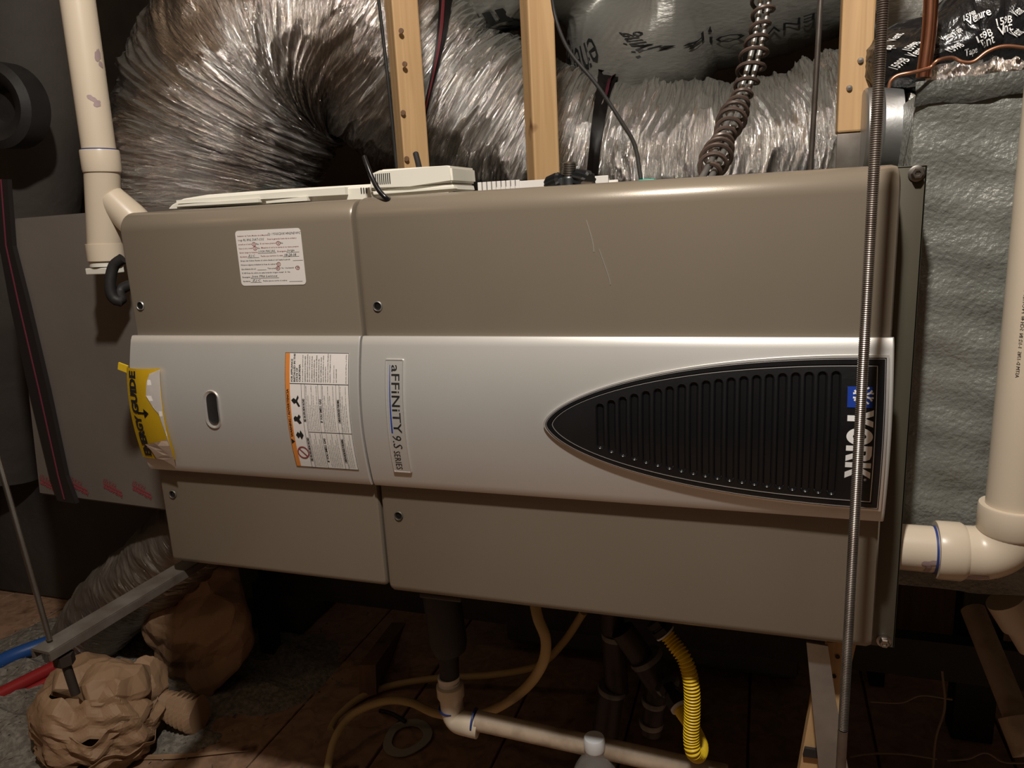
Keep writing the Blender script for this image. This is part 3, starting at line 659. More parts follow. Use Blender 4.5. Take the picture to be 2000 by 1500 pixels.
# upper grey jacketed duct, pinched by a strap
up = [P(800, -400, .86), P(950, -215, .90), P(1075, -80, .96), P(1205, 45, 1.05), P(1300, -55, 1.10), P(1440, -90, 1.10), P(1600, -150, 1.10), P(1800, -280, 1.1)]
def rad2(t):
    return .225 - .145 * math.exp(-((t - .405) / .055) ** 2)
d2 = Duct(up, rad2, 700, 200, amp=.009, fine=26, seed=11, ref=(0, -1, 0), sharp=.6, around=4)
ju = thing('jacketed_duct', tuple(P(1205, 40, 1.14)), 'grey plastic-jacketed duct with upside-down black lettering, pinched above centre', 'duct')
j0 = d2.build('jacket', M['jacket'], ju)
def t180(body, px, py, size, bold=.0, shear=0, turn=0.0):
    return d2.text(body, px, py, PI + turn, size, bold, .0035, shear)

# strap across the horizontal foil duct
def wrapband(d, dist, width, off, a0=0, a1=2 * PI, n=60, skew=0.0):
    bm = bm_new(); rows = []
    for k in range(n + 1):
        a = a0 + (a1 - a0) * k / n; row = []
        for j in range(3):
            row.append(bm.verts.new(d.at(dist - width / 2 + width * j / 2 + skew * math.cos(a), a, off + .004 * math.sin(PI * j / 2))))
        rows.append(row)
    for x, y in zip(rows, rows[1:]):
        for j in range(2): bm.faces.new((x[j], x[j + 1], y[j + 1], y[j]))
    bmesh.ops.solidify(bm, geom=bm.faces[:], thickness=.002); return bm
def hugging(d, left, right, off, th=.0015, n=14):
    """a strap laid over the sleeve between two lines of places"""
    L_ = resample([Vector((x, y, 0)) for x, y in left], n); R_ = resample([Vector((x, y, 0)) for x, y in right], n); bm = bm_new(); rows = []
    for a_, b_ in zip(L_, R_):
        row = []
        for t in (0, .5, 1):
            q_ = a_.lerp(b_, t); da = d.nearest(q_.x, q_.y); row.append(Vector(d.at(da[0], da[1], off)))
        rows.append(row)
    sm = [[sum((rows[min(max(i + k, 0), n)][j] for k in (-2, -1, 0, 1, 2)), Vector()) / 5 for j in range(3)] for i in range(n + 1)]
    sm[0], sm[-1] = rows[0], rows[-1]; vs = [[bm.verts.new(p) for p in r_] for r_ in sm]
    for a_, b_ in zip(vs, vs[1:]):
        for k in range(2): bm.faces.new((a_[k], a_[k + 1], b_[k + 1], b_[k]))
    bmesh.ops.solidify(bm, geom=bm.faces[:], thickness=th); return bm
for lab, lf, rt, l2s, r2s in (('black hanging strap round the foil duct right of the centre stud', [(1184, 95), (1165, 180), (1155, 250), (1147, 345)], [(1208, 95), (1194, 180), (1178, 250), (1168, 345)], [(1190, 150), (1180, 200)], [(1196, 150), (1186, 200)]),
                              ('black strap with a red stripe round the foil duct just right of the left stud', [(856, 0), (852, 70), (846, 120), (836, 180), (826, 235)], [(880, 0), (874, 60), (862, 110), (848, 170), (833, 235)], [(859, 5), (855, 90), (842, 170), (831, 225)], [(865, 5), (860, 90), (846, 170), (833, 225)])):
    mid_ = d1.nearest(*lf[1]); s_ = thing('hanging_strap', tuple(d1.at(mid_[0], mid_[1], .01)), lab, 'strap')
    obj('strap_band', hugging(d1, lf, rt, .010), M['strap'], s_); obj('strap_stripe', hugging(d1, l2s, r2s, .016), M['redink'] if 'red' in lab else M['pinkstripe'], s_)
top('pinch_strap', tb([P(1148, -80, .98), P(1172, 10, 1.0), P(1192, 60, 1.02), P(1203, 100, 1.03)], .010, 8), M['strap'], 'dark strap gathering the grey jacketed duct', 'strap')

# ------------------------------------------------------------------ lumber
def stud(name, pxb, y, z0, wx, wy, lean, label, rotz=0.0, z1=2.5, parts=None):
    b = P(*pxb, y); b.z = z0
    t = thing(name, tuple(b), label, 'stud'); bm = bm_new()
    vs = box(bm, -wx / 2, wx / 2, -wy / 2, wy / 2, 0, z1 - z0, .0025)
    R = Matrix.Rotation(rotz, 3, 'Z')
    for v in vs:
        p = R @ v.co; v.co = Vector((b.x + p.x + lean * v.co.z, b.y + p.y, b.z + v.co.z))
    obj('timber', bm, M['stud'], t, smooth=False); return t, b
z_st = .982
t1, b1 = stud('wood_stud', (808, 330), .45, .985, .043, .040, -.0, 'pale wooden stud standing behind the white control box', .75, 2.4)
t2, b2 = stud('wood_stud', (1062, 366), .42, P(1062, 367, .40).z, .040, .040, .0, 'pale wooden stud at centre, its notched foot on the furnace top', .60, 2.4)
t3, b3 = stud('wood_stud', (1664, 258), .27, P(1664, 258, .255).z, .034, .03, .0, 'pale wooden stud on a metal bracket beside the threaded rod', .0, 2.4)
# nails, knots and notches
for (px, py, yy) in ((783, 60, .425), (790, 125, .425), (787, 220, .425), (794, 310, .425)):
    c = P(px, py, .4185); obj('knot', one(lathe, [(0, -.0005), (.004, -.0003), (.0040, .002)], tuple(c), (0, 1, 0), 12), M['joist'], t1)
for (px, py) in ((1659, 172), (1681, 118)):
    c = P(px, py, .254); obj('nail', one(lathe, [(0, -.002), (.0028, -.0018), (.0035, .001)], tuple(c), (0, 1, 0), 12), M['steel'], t3)
gb_ = thing('metal_bracket', tuple(P(1664, 320, .26)), 'galvanised sheet bracket under the stud beside the threaded rod', 'bracket')
a = P(1635, 262, .25); b = P(1692, 325, .25)
bm = bm_new(); box(bm, a.x, b.x, .250, .253, b.z - .01, a.z, .0006); box(bm, b.x - .003, b.x, .250, .29, b.z - .01, a.z, .0006); box(bm, a.x, b.x, .250, .29, b.z - .012, b.z - .009)
obj('bracket_plate', bm, M['railsteel'], gb_, angle=30)

# ------------------------------------------------------------------ things on the furnace top
zt = ZT + .0005
def prism_x(bm, x0, x1, prof, taper=0.0):
    A = [bm.verts.new((x0, y, z)) for y, z in prof]; B = [bm.verts.new((x1, y + 0, z)) for y, z in prof]; n = len(prof)
    for k in range(n): bm.faces.new((A[k], A[(k + 1) % n], B[(k + 1) % n], B[k]))
    bm.faces.new(A[::-1]); bm.faces.new(B)
# long cover tray
ty = .045
xa, xb = P(328, 400, ty).x, P(742, 385, ty).x
tr = thing('plastic_cover', (xa, ty, zt), 'long cream plastic cover lying on the left end of the furnace top', 'cover')
tl = P(330, 405, ty).z; 
def tz(px, py): return P(px, py, ty).z
bm = bm_new()
prof = [(px, tz(px, a_), tz(px, b_)) for px, a_, b_ in ((328, 400, 408), (352, 388, 407), (400, 380, 404), (520, 371, 399), (620, 365, 396), (742, 358, 392))]
F = []; 
for px, z1_, z0_ in prof:
    x = P(px, 390, ty).x
    F.append([bm.verts.new((x, ty, z0_)), bm.verts.new((x, ty, z1_ - .004)), bm.verts.new((x, ty + .006, z1_)), bm.verts.new((x, ty + .13, z1_ + .004)), bm.verts.new((x, ty + .13, z0_))])
for a_, b_ in zip(F, F[1:]):
    for k in range(5): bm.faces.new((a_[k], a_[(k + 1) % 5], b_[(k + 1) % 5], b_[k]))
bm.faces.new(F[0][::-1]); bm.faces.new(F[-1]); bmesh.ops.recalc_face_normals(bm, faces=bm.faces[:])
obj('cover_shell', bm, M['white'], tr, smooth=False)
bm = bm_new()
for (pa, pb, h0, h1, yo) in (((345, 398), (675, 380), .0, .010, .006), ((340, 404), (505, 395), 0, .0055, .010), ((520, 397), (600, 392), 0, .006, .009)):
    A = P(*pa, ty - yo); B = P(*pb, ty - yo)
    v = [bm.verts.new(p) for p in (A, B, B + Vector((0, 0, h1 * .8)), A + Vector((0, 0, h1 * .4)))]; w_ = [bm.verts.new(p.co + Vector((0, yo + .004, 0))) for p in v]
    bm.faces.new(v); bm.faces.new(w_[::-1])
    for k in range(4): bm.faces.new((v[k], v[(k + 1) % 4], w_[(k + 1) % 4], w_[k]))
bmesh.ops.recalc_face_normals(bm, faces=bm.faces[:]); obj('cover_ledge', bm, M['white'], tr, smooth=False)
for k in range(3):
    c = P(705 + k * 5.0, 372, ty - .001); obj('vent_slit', one(box, c.x - .0005, c.x + .0005, ty - .0008, ty + .002, c.z - .003, c.z + .003), M['blackmat'], tr, smooth=False)
# control box
cy = .038
cb = thing('control_box', tuple(P(835, 385, cy)), 'white plastic control box with louvre slits tied on the furnace top', 'control box')
def slab(bm, pts, y0, y1):     # polygon of frame places on plane y0, pushed back to y1
    A = [P(*p, y0) for p in pts]; f = [bm.verts.new(p) for p in A]; g = [bm.verts.new((p.x, y1, p.z)) for p in A]
    n = len(f); bm.faces.new(f); bm.faces.new(g[::-1])
    for k in range(n): bm.faces.new((f[k], f[(k + 1) % n], g[(k + 1) % n], g[k]))
bm = bm_new(); slab(bm, [(722, 371), (722, 340), (743, 331), (872, 323), (881, 324), (884, 356), (800, 364)], cy, cy + .07)
bmesh.ops.bevel(bm, geom=bm.edges[:], offset=.0022, segments=2, affect='EDGES'); bmesh.ops.recalc_face_normals(bm, faces=bm.faces[:]); obj('box_lid', bm, M['white'], cb, angle=40)
bm = bm_new(); slab(bm, [(722, 371), (800, 364), (884, 358), (888, 372), (872, 381), (760, 391), (735, 388)], cy + .003, cy + .065)
bmesh.ops.bevel(bm, geom=bm.edges[:], offset=.0015, segments=2, affect='EDGES'); bmesh.ops.recalc_face_normals(bm, faces=bm.faces[:]); obj('box_base', bm, M['white'], cb, angle=40)
bm = bm_new(); slab(bm, [(728, 377), (886, 364), (888, 368), (730, 380)], cy + .0005, cy + .01); bmesh.ops.recalc_face_normals(bm, faces=bm.faces[:]); obj('base_ridge', bm, M['white'], cb, smooth=False)
for k in range(8):
    c = P(734 + k * 3.9, 350 - k * .3, cy); obj('louvre_slit', one(box, c.x - .0005, c.x + .0005, cy - .0006, cy + .003, c.z - .0055, c.z + .0055), M['blackmat'], cb, smooth=False)
top('cable_tie', tb([P(711, 306, .02), P(718, 325, .016), P(728, 350, .012), P(741, 373, .008), P(757, 389, .008), P(762, 388, .02)], .0027, 8), M['blackgloss'], 'black cable tie curling over the left end of the control box', 'cable tie')
top('cord_stub', tb([P(812, 300, .12), P(817, 320, .11), P(820, 335, .10)], .0035, 8), M['blackmat'], 'short black cord end sticking up behind the control box', 'cord')
# slotted wiring channel
wc = thing('wiring_channel', tuple(P(1040, 372, .10)), 'white slotted wiring channel on the furnace top near the centre stud', 'channel')
bm = bm_new(); a = P(930, 374, .10); b = P(1188, 352, .10)
box(bm, P(1013, 360, .1).x, b.x, .10, .103, ZT + .001, P(1100, 348, .10).z, .0003); box(bm, a.x, b.x, .10, .16, ZT, ZT + .003); box(bm, a.x, b.x, .157, .16, ZT + .001, ZT + .008); obj('channel_wall', bm, M['paperwhite'], wc, smooth=False)
for k in range(9):
    c = P(937 + k * 9.3, 360, .10); obj('channel_finger', one(box, c.x - .0022, c.x + .0022, .099, .1015, ZT + .001, P(985, 353, .10).z, .0003), M['paperwhite'], wc, smooth=False)
# black threaded fitting with two wing knobs
kb = thing('black_fitting', tuple(P(1115, 368, .05)), 'black threaded fitting with ribbed knobs on the furnace top', 'fitting')
c = P(1112, 366, .05); bm = bm_new(); prof = []
lathe(bm, [(.014, -.012), (.0155, -.008), (.0145, -.002), (.0125, .002), (.0125, .008), (.0115, .010), (0, .010)], c, (0, 0, 1), 20); obj('fitting_body', bm, M['knob'], kb, angle=35)
pr = []
for k in range(7): pr += [(.0075, .010 + k * .0022), (.0062, .0111 + k * .0022)]
obj('threaded_tip', one(lathe, pr + [(0, .0255)], c, (.05, 0, 1), 16), M['steel'], kb, angle=30)
def ribbed(bm, c, ax, R, L, n=12):
    ax = Vector(ax).normalized(); prev = len(bm.verts)
    lathe(bm, [(0, -L / 2), (R * .8, -L / 2), (R, -L / 2 + .003), (R, L / 2 - .003), (R * .8, L / 2), (0, L / 2)], c, ax, n * 2)
    bm.verts.ensure_lookup_table()
    for i in range(prev, len(bm.verts)):
        if (i - prev) % 2: 
            v = bm.verts[i]; d = v.co - Vector(c); d = d - ax * d.dot(ax); v.co -= d * .16
obj('ribbed_knob', one(ribbed, P(1084, 358, .045), (.8, -.3, .25), .0095, .018), M['knob'], kb, smooth=False)
obj('ribbed_knob', one(ribbed, P(1138, 352, .045), (.75, -.55, -.2), .0105, .022), M['knob'], kb, smooth=False)
c2 = P(1148, 362, .03); obj('steel_tip', one(lathe, [(0, -.008), (.0035, -.006), (.004, .006), (0, .008)], c2, (1, -.4, -.2), 12), M['steel'], kb)
c = P(1264, 354, .06); top('teal_connector', one(box, c.x - .008, c.x + .008, .055, .068, ZT + .001, c.z + .002, .001), M['teal'], 'small teal connector on the furnace top under the thin black wire', 'connector')
top('black_wire', tb([P(1076, -20, .22), P(1086, 38, .22), P(1112, 100, .20), P(1165, 165, .18), P(1215, 240, .14), P(1240, 285, .10), P(1252, 352, .06)], .0022, 8), M['blackmat'], 'thin black wire drooping down to the teal connector', 'wire')
top('thin_rod', tb([P(1605, -40, .30), P(1594, 150, .30), P(1582, 345, .30)], .0032, 8), M['rod'], 'thin dark hanger rod left of the stud beside the threaded rod', 'rod')
top('thin_rod', tb([P(735, -40, .60), P(757, 150, .58), P(775, 330, .50)], .003, 8), M['blackmat'], 'thin dark hanger rod along the left edge of the left stud', 'rod')
# coiled cord round two tubes
cc = thing('coiled_cord', tuple(P(1385, 330, .14)), 'brown spiral cord coiled round two grey tubes above the furnace', 'cord')
core = catmull([P(1500, -60, .30), P(1487, 40, .28), P(1470, 120, .26), P(1448, 190, .24), P(1420, 255, .18), P(1398, 310, .12), P(1374, 356, .07)], 80)
for dx in (-.004, .005):
    obj('inner_tube', one(tube, [p + Vector((dx, abs(dx) * .5, 0)) for p in core], .0033, 8), M['galv'], cc)
T_f, N_f, B_f = frames(core)
hel = []; turns = 19
rng = random.Random(4)
for i in range(turns * 22):
    t = i / (turns * 22 - 1); tt = .0 + t * .94; u = tt * 80; j = min(int(u), 79); f = u - j
    p = core[j].lerp(core[j + 1], f); a = 2 * PI * i / 22; r = .0125 + .0025 * math.sin(t * 23) 
    hel.append(p + (N_f[j] * math.cos(a) + B_f[j] * math.sin(a)) * r + Vector((0, 0, .0)))
obj('spiral', one(tube, hel, .0024, 7), M['brown'], cc)

# ------------------------------------------------------------------ threaded rods, rails
def threaded(name, a, b, r, label, pitch=.0016, full=1.0, mt='rod'):
    t = thing(name, tuple(b), label, 'rod'); L = (Vector(b) - Vector(a)).length; n = int(L * full / pitch)
    A = Vector(a); B = Vector(b); bm = bm_new(); path = []; rad = []
    for k in range(n):
        path += [A.lerp(B, k * pitch / L), A.lerp(B, (k + .5) * pitch / L)]; rad += [r, r * .86]
    tube(bm, path, rad, 10); obj('threaded_shank', bm, M[mt], t)
    if full < 1: obj('plain_shank', one(tube, [A.lerp(B, full - .001), B], r * .97, 12), M['rod'], t)
    return t
ry = -.085
ra = P(1727, -30, ry); rb = P(1640, 1540, ry)
threaded('threaded_rod', ra, rb, .0043, 'long threaded steel rod hanging in front of the right end of the furnace', full=.91)
threaded('threaded_rod', P(-60, 700, -.14), P(98, 1252, -.17), .0032, 'thin threaded rod running down to the end of the left support rail', pitch=.0022, mt='steel')
# left support rail, a slotted channel
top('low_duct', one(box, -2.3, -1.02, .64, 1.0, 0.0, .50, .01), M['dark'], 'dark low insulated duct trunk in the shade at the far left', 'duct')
rl = thing('support_rail', (-.72, -.19, .50), 'weathered steel support rail reaching out under the left end of the furnace', 'rail')
bm = bm_new(); A = Vector((-.742, -.185, .509)); B = Vector((-.712, .55, .509))
bar(bm, A, B, .027, .003); bar(bm, A + Vector((.0125, 0, -.005)), B + Vector((.0125, 0, -.005)), .003, .010); bar(bm, A + Vector((-.0125, 0, -.005)), B + Vector((-.0125, 0, -.005)), .003, .010)
obj('channel', bm, M['railsteel'], rl, angle=30)
nb = P(103, 1290, -.165); obj('rail_nut', one(lathe, [(0, -.006), (.011, -.006), (.011, .006), (0, .006)], (-.735, -.165, .489), (0, 0, 1), 6), M['blackiron'], rl, angle=30)
obj('rod_end', one(tube, [Vector((-.735, -.165, .49)), Vector((-.728, -.165, .445))], .005, 10), M['blackiron'], rl)
# rear black frame legs under the furnace
fr = thing('steel_frame', (-1.03, .56, 0), 'low black steel frame in the shade under the furnace', 'frame')
lx_ = PZ(532, 1284, 0)
bm = bm_new(); bar(bm, (lx_.x - .02, lx_.y + .03, .185), (.60, lx_.y + .03, .185), .03, .07); obj('frame_rail', bm, M['blackmat'], fr, smooth=False)
bm = bm_new(); bar(bm, (lx_.x, lx_.y, .19), (lx_.x, lx_.y, 0), .034, .03, up=(0, 1, 0)); obj('frame_leg', bm, M['blackmat'], fr, smooth=False)

# ------------------------------------------------------------------ PVC, left
def collar(bm, c, ax, r, h, t=.004):
    lathe(bm, [(r, -h / 2), (r + t, -h / 2), (r + t, h / 2 - .002), (r + t - .002, h / 2), (r, h / 2)], c, ax, 36)
ly = .16
pv = thing('vent_pipe', tuple(P(208, 535, ly)), 'cream PVC vent pipe with a Y fitting at the left end of the furnace', 'pipe')
a, b = P(143, -60, ly), P(195, 305, ly); d = (b - a).normalized()
obj('pipe', one(tube, [a, b], .0222, 40), M['pvc'], pv)
cpl = obj('coupling', one(lathe, [(.0223, -.020), (.0252, -.020), (.0258, -.018), (.0258, .006), (.0252, .010), (.0236, .011)], P(198, 322, ly), d, 40), M['pvc'], pv, angle=35)
obj('primer_band', one(lathe, [(.0223, -.005), (.0226, -.005), (.0226, .003), (.0223, .003)], P(194, 298, ly), d, 40), M['primerblue'], pv)
bm = bm_new(); w0 = P(199, 330, ly); w1 = P(205, 480, ly); tube(bm, [w0, w1], .0235, 36)
br0 = P(204, 375, ly); br1 = P(300, 470, ly + .02); tube(bm, [br0.lerp(br1, t_) for t_ in (0, .12, .5, 1)], [.006, .0200, .0235, .0235], 36); obj('wye_fitting', bm, M['pvc'], pv, angle=40)
obj('coupling', one(lathe, [(.0235, -.012), (.0255, -.012), (.0255, .012), (.0235, .013)], P(206, 492, ly), d, 36), M['pvc'], pv, angle=35)
bm = bm_new(); c = P(208, 514, ly); lathe(bm, [(.0228, -.010), (.0228, .004), (.0, .004)], c, d, 36); obj('end_plug', bm, M['white'], pv, angle=35)
c = P(205, 528, ly - .004); obj('plug_wrench_bar', one(box, c.x - .020, c.x + .020, ly - .02, ly + .012, c.z - .0045, c.z + .0045, .001), M['white'], pv, smooth=False)
# stains of primer on the pipe, thin discs hugging it
def stain(parent, c0, ax, r, px, py, y, w_, h_, mt, seed, shape=None):
    """patch lying on a cylinder (axis through c0 along ax)"""
    rg = random.Random(seed); ax = ax.normalized(); dirr = ray(px, py).normalized()
    # hit of the view line with the cylinder
    oc = CAMLOC - c0; dp = dirr - ax * dirr.dot(ax); op = oc - ax * oc.dot(ax)
    A_, B_, C_ = dp.dot(dp), 2 * dp.dot(op), op.dot(op) - r * r; disc = B_ * B_ - 4 * A_ * C_
    t = (-B_ - math.sqrt(max(disc, 0))) / (2 * A_); hit = CAMLOC + dirr * t
    h0 = (hit - c0).dot(ax); n = (hit - c0 - ax * h0).normalized(); s = ax.cross(n)
    bm = bm_new(); pts_ = []
    for k in range(22):
        a = 2 * PI * k / 22; m_ = 1 + .35 * math.sin(2 * a + seed) + rg.uniform(-.12, .12); pts_.append((w_ * m_ * math.cos(a), h_ * m_ * math.sin(a)))
    cen = bm.verts.new(c0 + ax * h0 + n * (r + .0004)); vs = []
    for (u, v) in pts_:
        an = u / r; vs.append(bm.verts.new(c0 + ax * (h0 + v) + (n * math.cos(an) + s * math.sin(an)) * (r + .0003)))
    for k in range(22): bm.faces.new((cen, vs[k], vs[(k + 1) % 22]))
    bmesh.ops.subdivide_edges(bm, edges=bm.edges[:], cuts=1)
    for v in bm.verts:
        q_ = v.co - c0; h = q_.dot(ax); q_ = (q_ - ax * h).normalized(); v.co = c0 + ax * h + q_ * (r + .0004)
    return obj('primer_stain', bm, mt, parent)
for px, py, w_, h_, sd in ((196, 108, .004, .010, 1), (202, 126, .003, .005, 2), (184, 192, .005, .004, 3), (195, 202, .006, .0035, 5)):
    stain(pv, a, d, .0222, px - 5, py, ly, w_, h_, M['primermauve'], sd)
top('cable_loop', tb([P(240, 505, .06), P(222, 520, .055), P(215, 555, .05), P(220, 580, .05), P(236, 588, .055), P(246, 560, .07), Vector((-.712, .10, P(246, 540, .07).z))], .007, 12), M['blackmat'], 'black cable loop sticking out at the left end of the furnace', 'cable')

# ------------------------------------------------------------------ PVC, right
ry2 = .085
pr_ = thing('vent_pipe', tuple(P(1960, 1130, ry2)), 'cream PVC pipe at the right edge turning through an elbow into the furnace end', 'pipe')
r_ = .0235
c_st = [P(1758, 1071, ry2), P(1848, 1075, ry2)]; va = P(2045, 1000, ry2); el = P(2022, 1090, ry2)
xv = P(1925, 980, ry2).x + r_; zv = P(1800, 1071, ry2).z
vtop = Vector((xv, ry2, 2.3)); vbot = Vector((xv, ry2, P(1960, 985, ry2).z - .004))
obj('pipe', one(tube, [vbot, vtop], r_, 40), M['pvc'], pr_)
xs_ = P(1835, 1075, ry2).x
obj('pipe', one(tube, [Vector((.10, ry2, zv)), Vector((xs_ + .01, ry2, zv))], r_, 40), M['pvc'], pr_)
Rb = xv - xs_ - .03
arc = [Vector((xs_ + .0, ry2, zv)), Vector((xs_ + .022, ry2, zv))]
Rb2 = min(Rb, .05)
for k in range(13):
    a_ = PI / 2 * k / 12; arc.append(Vector((xv - Rb2 + Rb2 * math.sin(a_), ry2, zv + Rb2 - Rb2 * math.cos(a_))))
ez = zv + Rb2; arc.append(Vector((xv, ry2, max(ez + .004, vbot.z))))
bm = bm_new(); tube(bm, arc, r_ + .0032, 40)
lathe(bm, [(r_, 0), (r_ + .0052, 0), (r_ + .0060, .002), (r_ + .0060, .022), (r_ + .0035, .026)], (xs_ - .004, ry2, zv), (1, 0, 0), 40)
zr = vbot.z
lathe(bm, [(r_, .004), (r_ + .0052, .004), (r_ + .0060, .002), (r_ + .0060, -.022), (r_ + .0035, -.026)], (xv, ry2, zr), (0, 0, 1), 40)
obj('elbow', bm, M['pvc'], pr_, angle=45)
obj('primer_band', one(lathe, [(r_, -.0012), (r_ + .0006, -.0012), (r_ + .0006, .0010), (r_, .001)], (xs_ - .0055, ry2, zv), (1, 0, 0), 40), M['primerblue'], pr_)
for px, py, w_, h_, sd in ((1818, 1100, .004, .006, 4), (1812, 1112, .006, .004, 8)):
    stain(pr_, Vector((.1, ry2, zv)), Vector((1, 0, 0)), r_, px, py, ry2, w_, h_, M['primermauve'], sd)
stain(pr_, Vector((.1, ry2, zv)), Vector((1, 0, 0)), r_ + .0032, 1905, 1128, ry2, .004, .012, M['primermauve'], 9)
bt = text_bm('ASTM D-1785  1-1/2 IN  SCH 40  PVC-1120  NSF-PW-DWV', .0, 0, 1); sz_ = .0042; a0 = math.atan2(-.80, -.60)
for v in bt.verts:
    x_, y_ = v.co.x * sz_, v.co.y * sz_; an = a0 + y_ / r_; v.co = Vector((xv + (r_ + .0003) * math.cos(an), ry2 + (r_ + .0003) * math.sin(an), .78 + x_))
obj('pipe_print', bt, M['ink'], pr_, smooth=False)

# ------------------------------------------------------------------ right plenum
py_ = .125
pl = thing('plenum_box', (.4, .4, .5), 'grey mastic-coated plenum box joined to the right end of the furnace', 'plenum')
tl_ = P(1768, 185, py_); bz = P(1850, 1150, py_).z
bm = bm_new(); x0_, x1_ = .134, .62; nx, nz = 60, 80; g = []
for j in range(nz + 1):
    row = []
    for i in range(nx + 1):
        x = x0_ + (x1_ - x0_) * i / nx; z = bz + (tl_.z + .012 * i / nx - bz) * j / nz
        y = py_ + .0022 * math.sin(x * 61 + z * 13) * math.sin(z * 47 + x * 20) + .0012 * math.sin(z * 140 + 30 * x) - .002 * (1 if x > .205 + .004 * math.sin(z * 60) else 0)
        row.append(bm.verts.new((x, y, z)))
    g.append(row)
for j in range(nz):
    for i in range(nx): bm.faces.new((g[j][i], g[j][i + 1], g[j + 1][i + 1], g[j + 1][i]))
box(bm, x0_, x1_, py_ + .004, .62, bz, tl_.z, .003)
obj('plenum_shell', bm, M['mastic'], pl, angle=60)
# ragged tape flap along the top edge
bm = bm_new(); rows = []; rg = random.Random(3)
for i in range(41):
    x = x0_ - .002 + (x1_ - x0_) * i / 40; z0 = tl_.z - .012 + .0015 * math.sin(i * 1.1) + rg.uniform(-.001, .001) + .012 * i / 40; zz = tl_.z + .010 + .014 * i / 40 + rg.uniform(-.0012, .0012)
    rows.append([bm.verts.new((x, py_ - .004 + .001 * math.sin(i * 2.3), z0)), bm.verts.new((x, py_ - .009, (z0 + zz) / 2)), bm.verts.new((x, py_ - .005, zz)), bm.verts.new((x, py_ + .05, zz + .002))])
for a_, b_ in zip(rows, rows[1:]):
    for k in range(3): bm.faces.new((a_[k], a_[k + 1], b_[k + 1], b_[k]))
bmesh.ops.solidify(bm, geom=bm.faces[:], thickness=.003); obj('tape_flap', bm, M['mastic'], pl)
# crinkled foil showing above the flap
dfo = Duct([(x0_ + .015, py_ + .07, tl_.z + .006), ((x0_ + x1_) / 2, py_ + .07, tl_.z + .014), (x1_ + .05, py_ + .07, tl_.z + .024)], .030, 400, 80, amp=.006, fine=90, seed=21, sharp=1.4)
fo = dfo.build('foil_edge', M['foil'], pl)
# round collar and grey tape wrap at the furnace end
cl = thing('duct_collar', tuple(P(1735, 320, .3)), 'shiny round sheet-metal collar behind the top right corner of the furnace', 'collar')
cx_, cz_ = .150, tl_.z - .065
cc0 = P(1735, 258, .24)
obj('collar_sleeve', one(lathe, [(.046, -.034), (.048, -.032), (.048, -.020), (.050, -.018), (.048, -.016), (.048, .002)], (.134, .24, cc0.z), (1, .0, 0), 64), M['collar'], cl, angle=40)
dw = Duct([P(1668, 345, .36), P(1690, 270, .34), P(1716, 190, .31), P(1745, 125, .30)], .036, 160, 60, amp=.006, fine=30, seed=31)
tw = thing('tape_wrap', tuple(P(1700, 320, .36)), 'grey mastic tape wrapped beside the metal collar', 'wrap'); dw.build('wrap_sleeve', M['masticrough'], tw)
# black foil-taped duct with white printing
d3 = Duct([P(1725, 130, .30), P(1770, 115, .24), P(1830, 112, .22), P(1890, 92, .22), P(1930, 82, .22), P(2010, 78, .22), P(2140, 70, .24)], lambda t: .040 + .020 * min(1, max(0, (t - .32) / .2)), 520, 150, amp=.007, fine=22, seed=41, ref=(0, -1, 0), sharp=.7, around=5)
bd = thing('black_duct', tuple(P(1900, 140, .22)), 'lumpy duct wrapped in black tape printed in white, above the plenum box', 'duct')
bj = d3.build('black_wrap', M['ventblack'], bd)
ls = []
def Zt(x, y): return (1500 + x / 3.49, y / 3.49)
def scrtext(d, body, pA, pB, h, bold=0.0, shear=0.0, off=.004, curve=0.0, upright=False):
    """lettering on the sleeve from A to B (both places on the sleeve), cap height h metres"""
    dA, aA = d.nearest(*pA); dB, aB = d.nearest(*pB)
    bm = text_bm(body, bold, 0, 2, shear); xs = [v.co.x for v in bm.verts]; ys = [v.co.y for v in bm.verts]; x0, x1 = min(xs), max(xs)
    if aB - aA > PI: aB -= 2 * PI
    if aA - aB > PI: aB += 2 * PI
    r = float(d.rad.mean()); L = math.hypot(dB - dA, (aB - aA) * r); sc = L / (x1 - x0)
    ux, uy = (dB - dA) / L, (aB - aA) * r / L; hs = h / .73
    m0 = d.at(dA, aA, 0); m1 = d.at(dA, aA + .05, 0); plus = m1.z < m0.z
    if upright: plus = not plus
    sg = 1 if plus else -1
    for v in bm.verts:
        x = (v.co.x - x0) * sc; y = v.co.y * hs
        vx, vy = (-uy, ux) if ux * sg > 0 else (uy, -ux)
        v.co = d.at(dA + x * ux + y * vx, aA + (x * uy + y * vy + curve * math.sin(PI * x / L)) / r, off)
    return bm
for body, a_, b_, h_ in (('Venture', (1360, 185), (1520, 108), .0080), ('1599B', (1335, 155), (1415, 112), .0065), ('1599B', (1425, 292), (1530, 245), .0065), ('Vent', (1450, 335), (1540, 292), .0085), ('1599B', (1560, 190), (1665, 155), .0065), ('Vent', (1580, 240), (1670, 208), .0085), ('VentureTape', (1195, 280), (1330, 215), .0065), ('1599B', (985, 345), (1050, 290), .0065), ('Vent', (1005, 388), (1070, 335), .0080), ('Vent', (870, 285), (935, 235), .0075), ('ape', (840, 345), (880, 312), .0075), ('1599B', (1250, 355), (1340, 315), .0060), ('Tape', (1340, 390), (1420, 355), .0075), ('Vent', (1690, 115), (1744, 92), .0075), ('1599B', (890, 472), (980, 412), .0065), ('Vent', (1690, 250), (1744, 225), .0075)):
    ls.append(scrtext(d3, body, Zt(*a_), Zt(*b_), h_, .01, 0, .002, upright=True))
obj('white_print', join_bm(ls), M['logowhite'], bd, smooth=False)
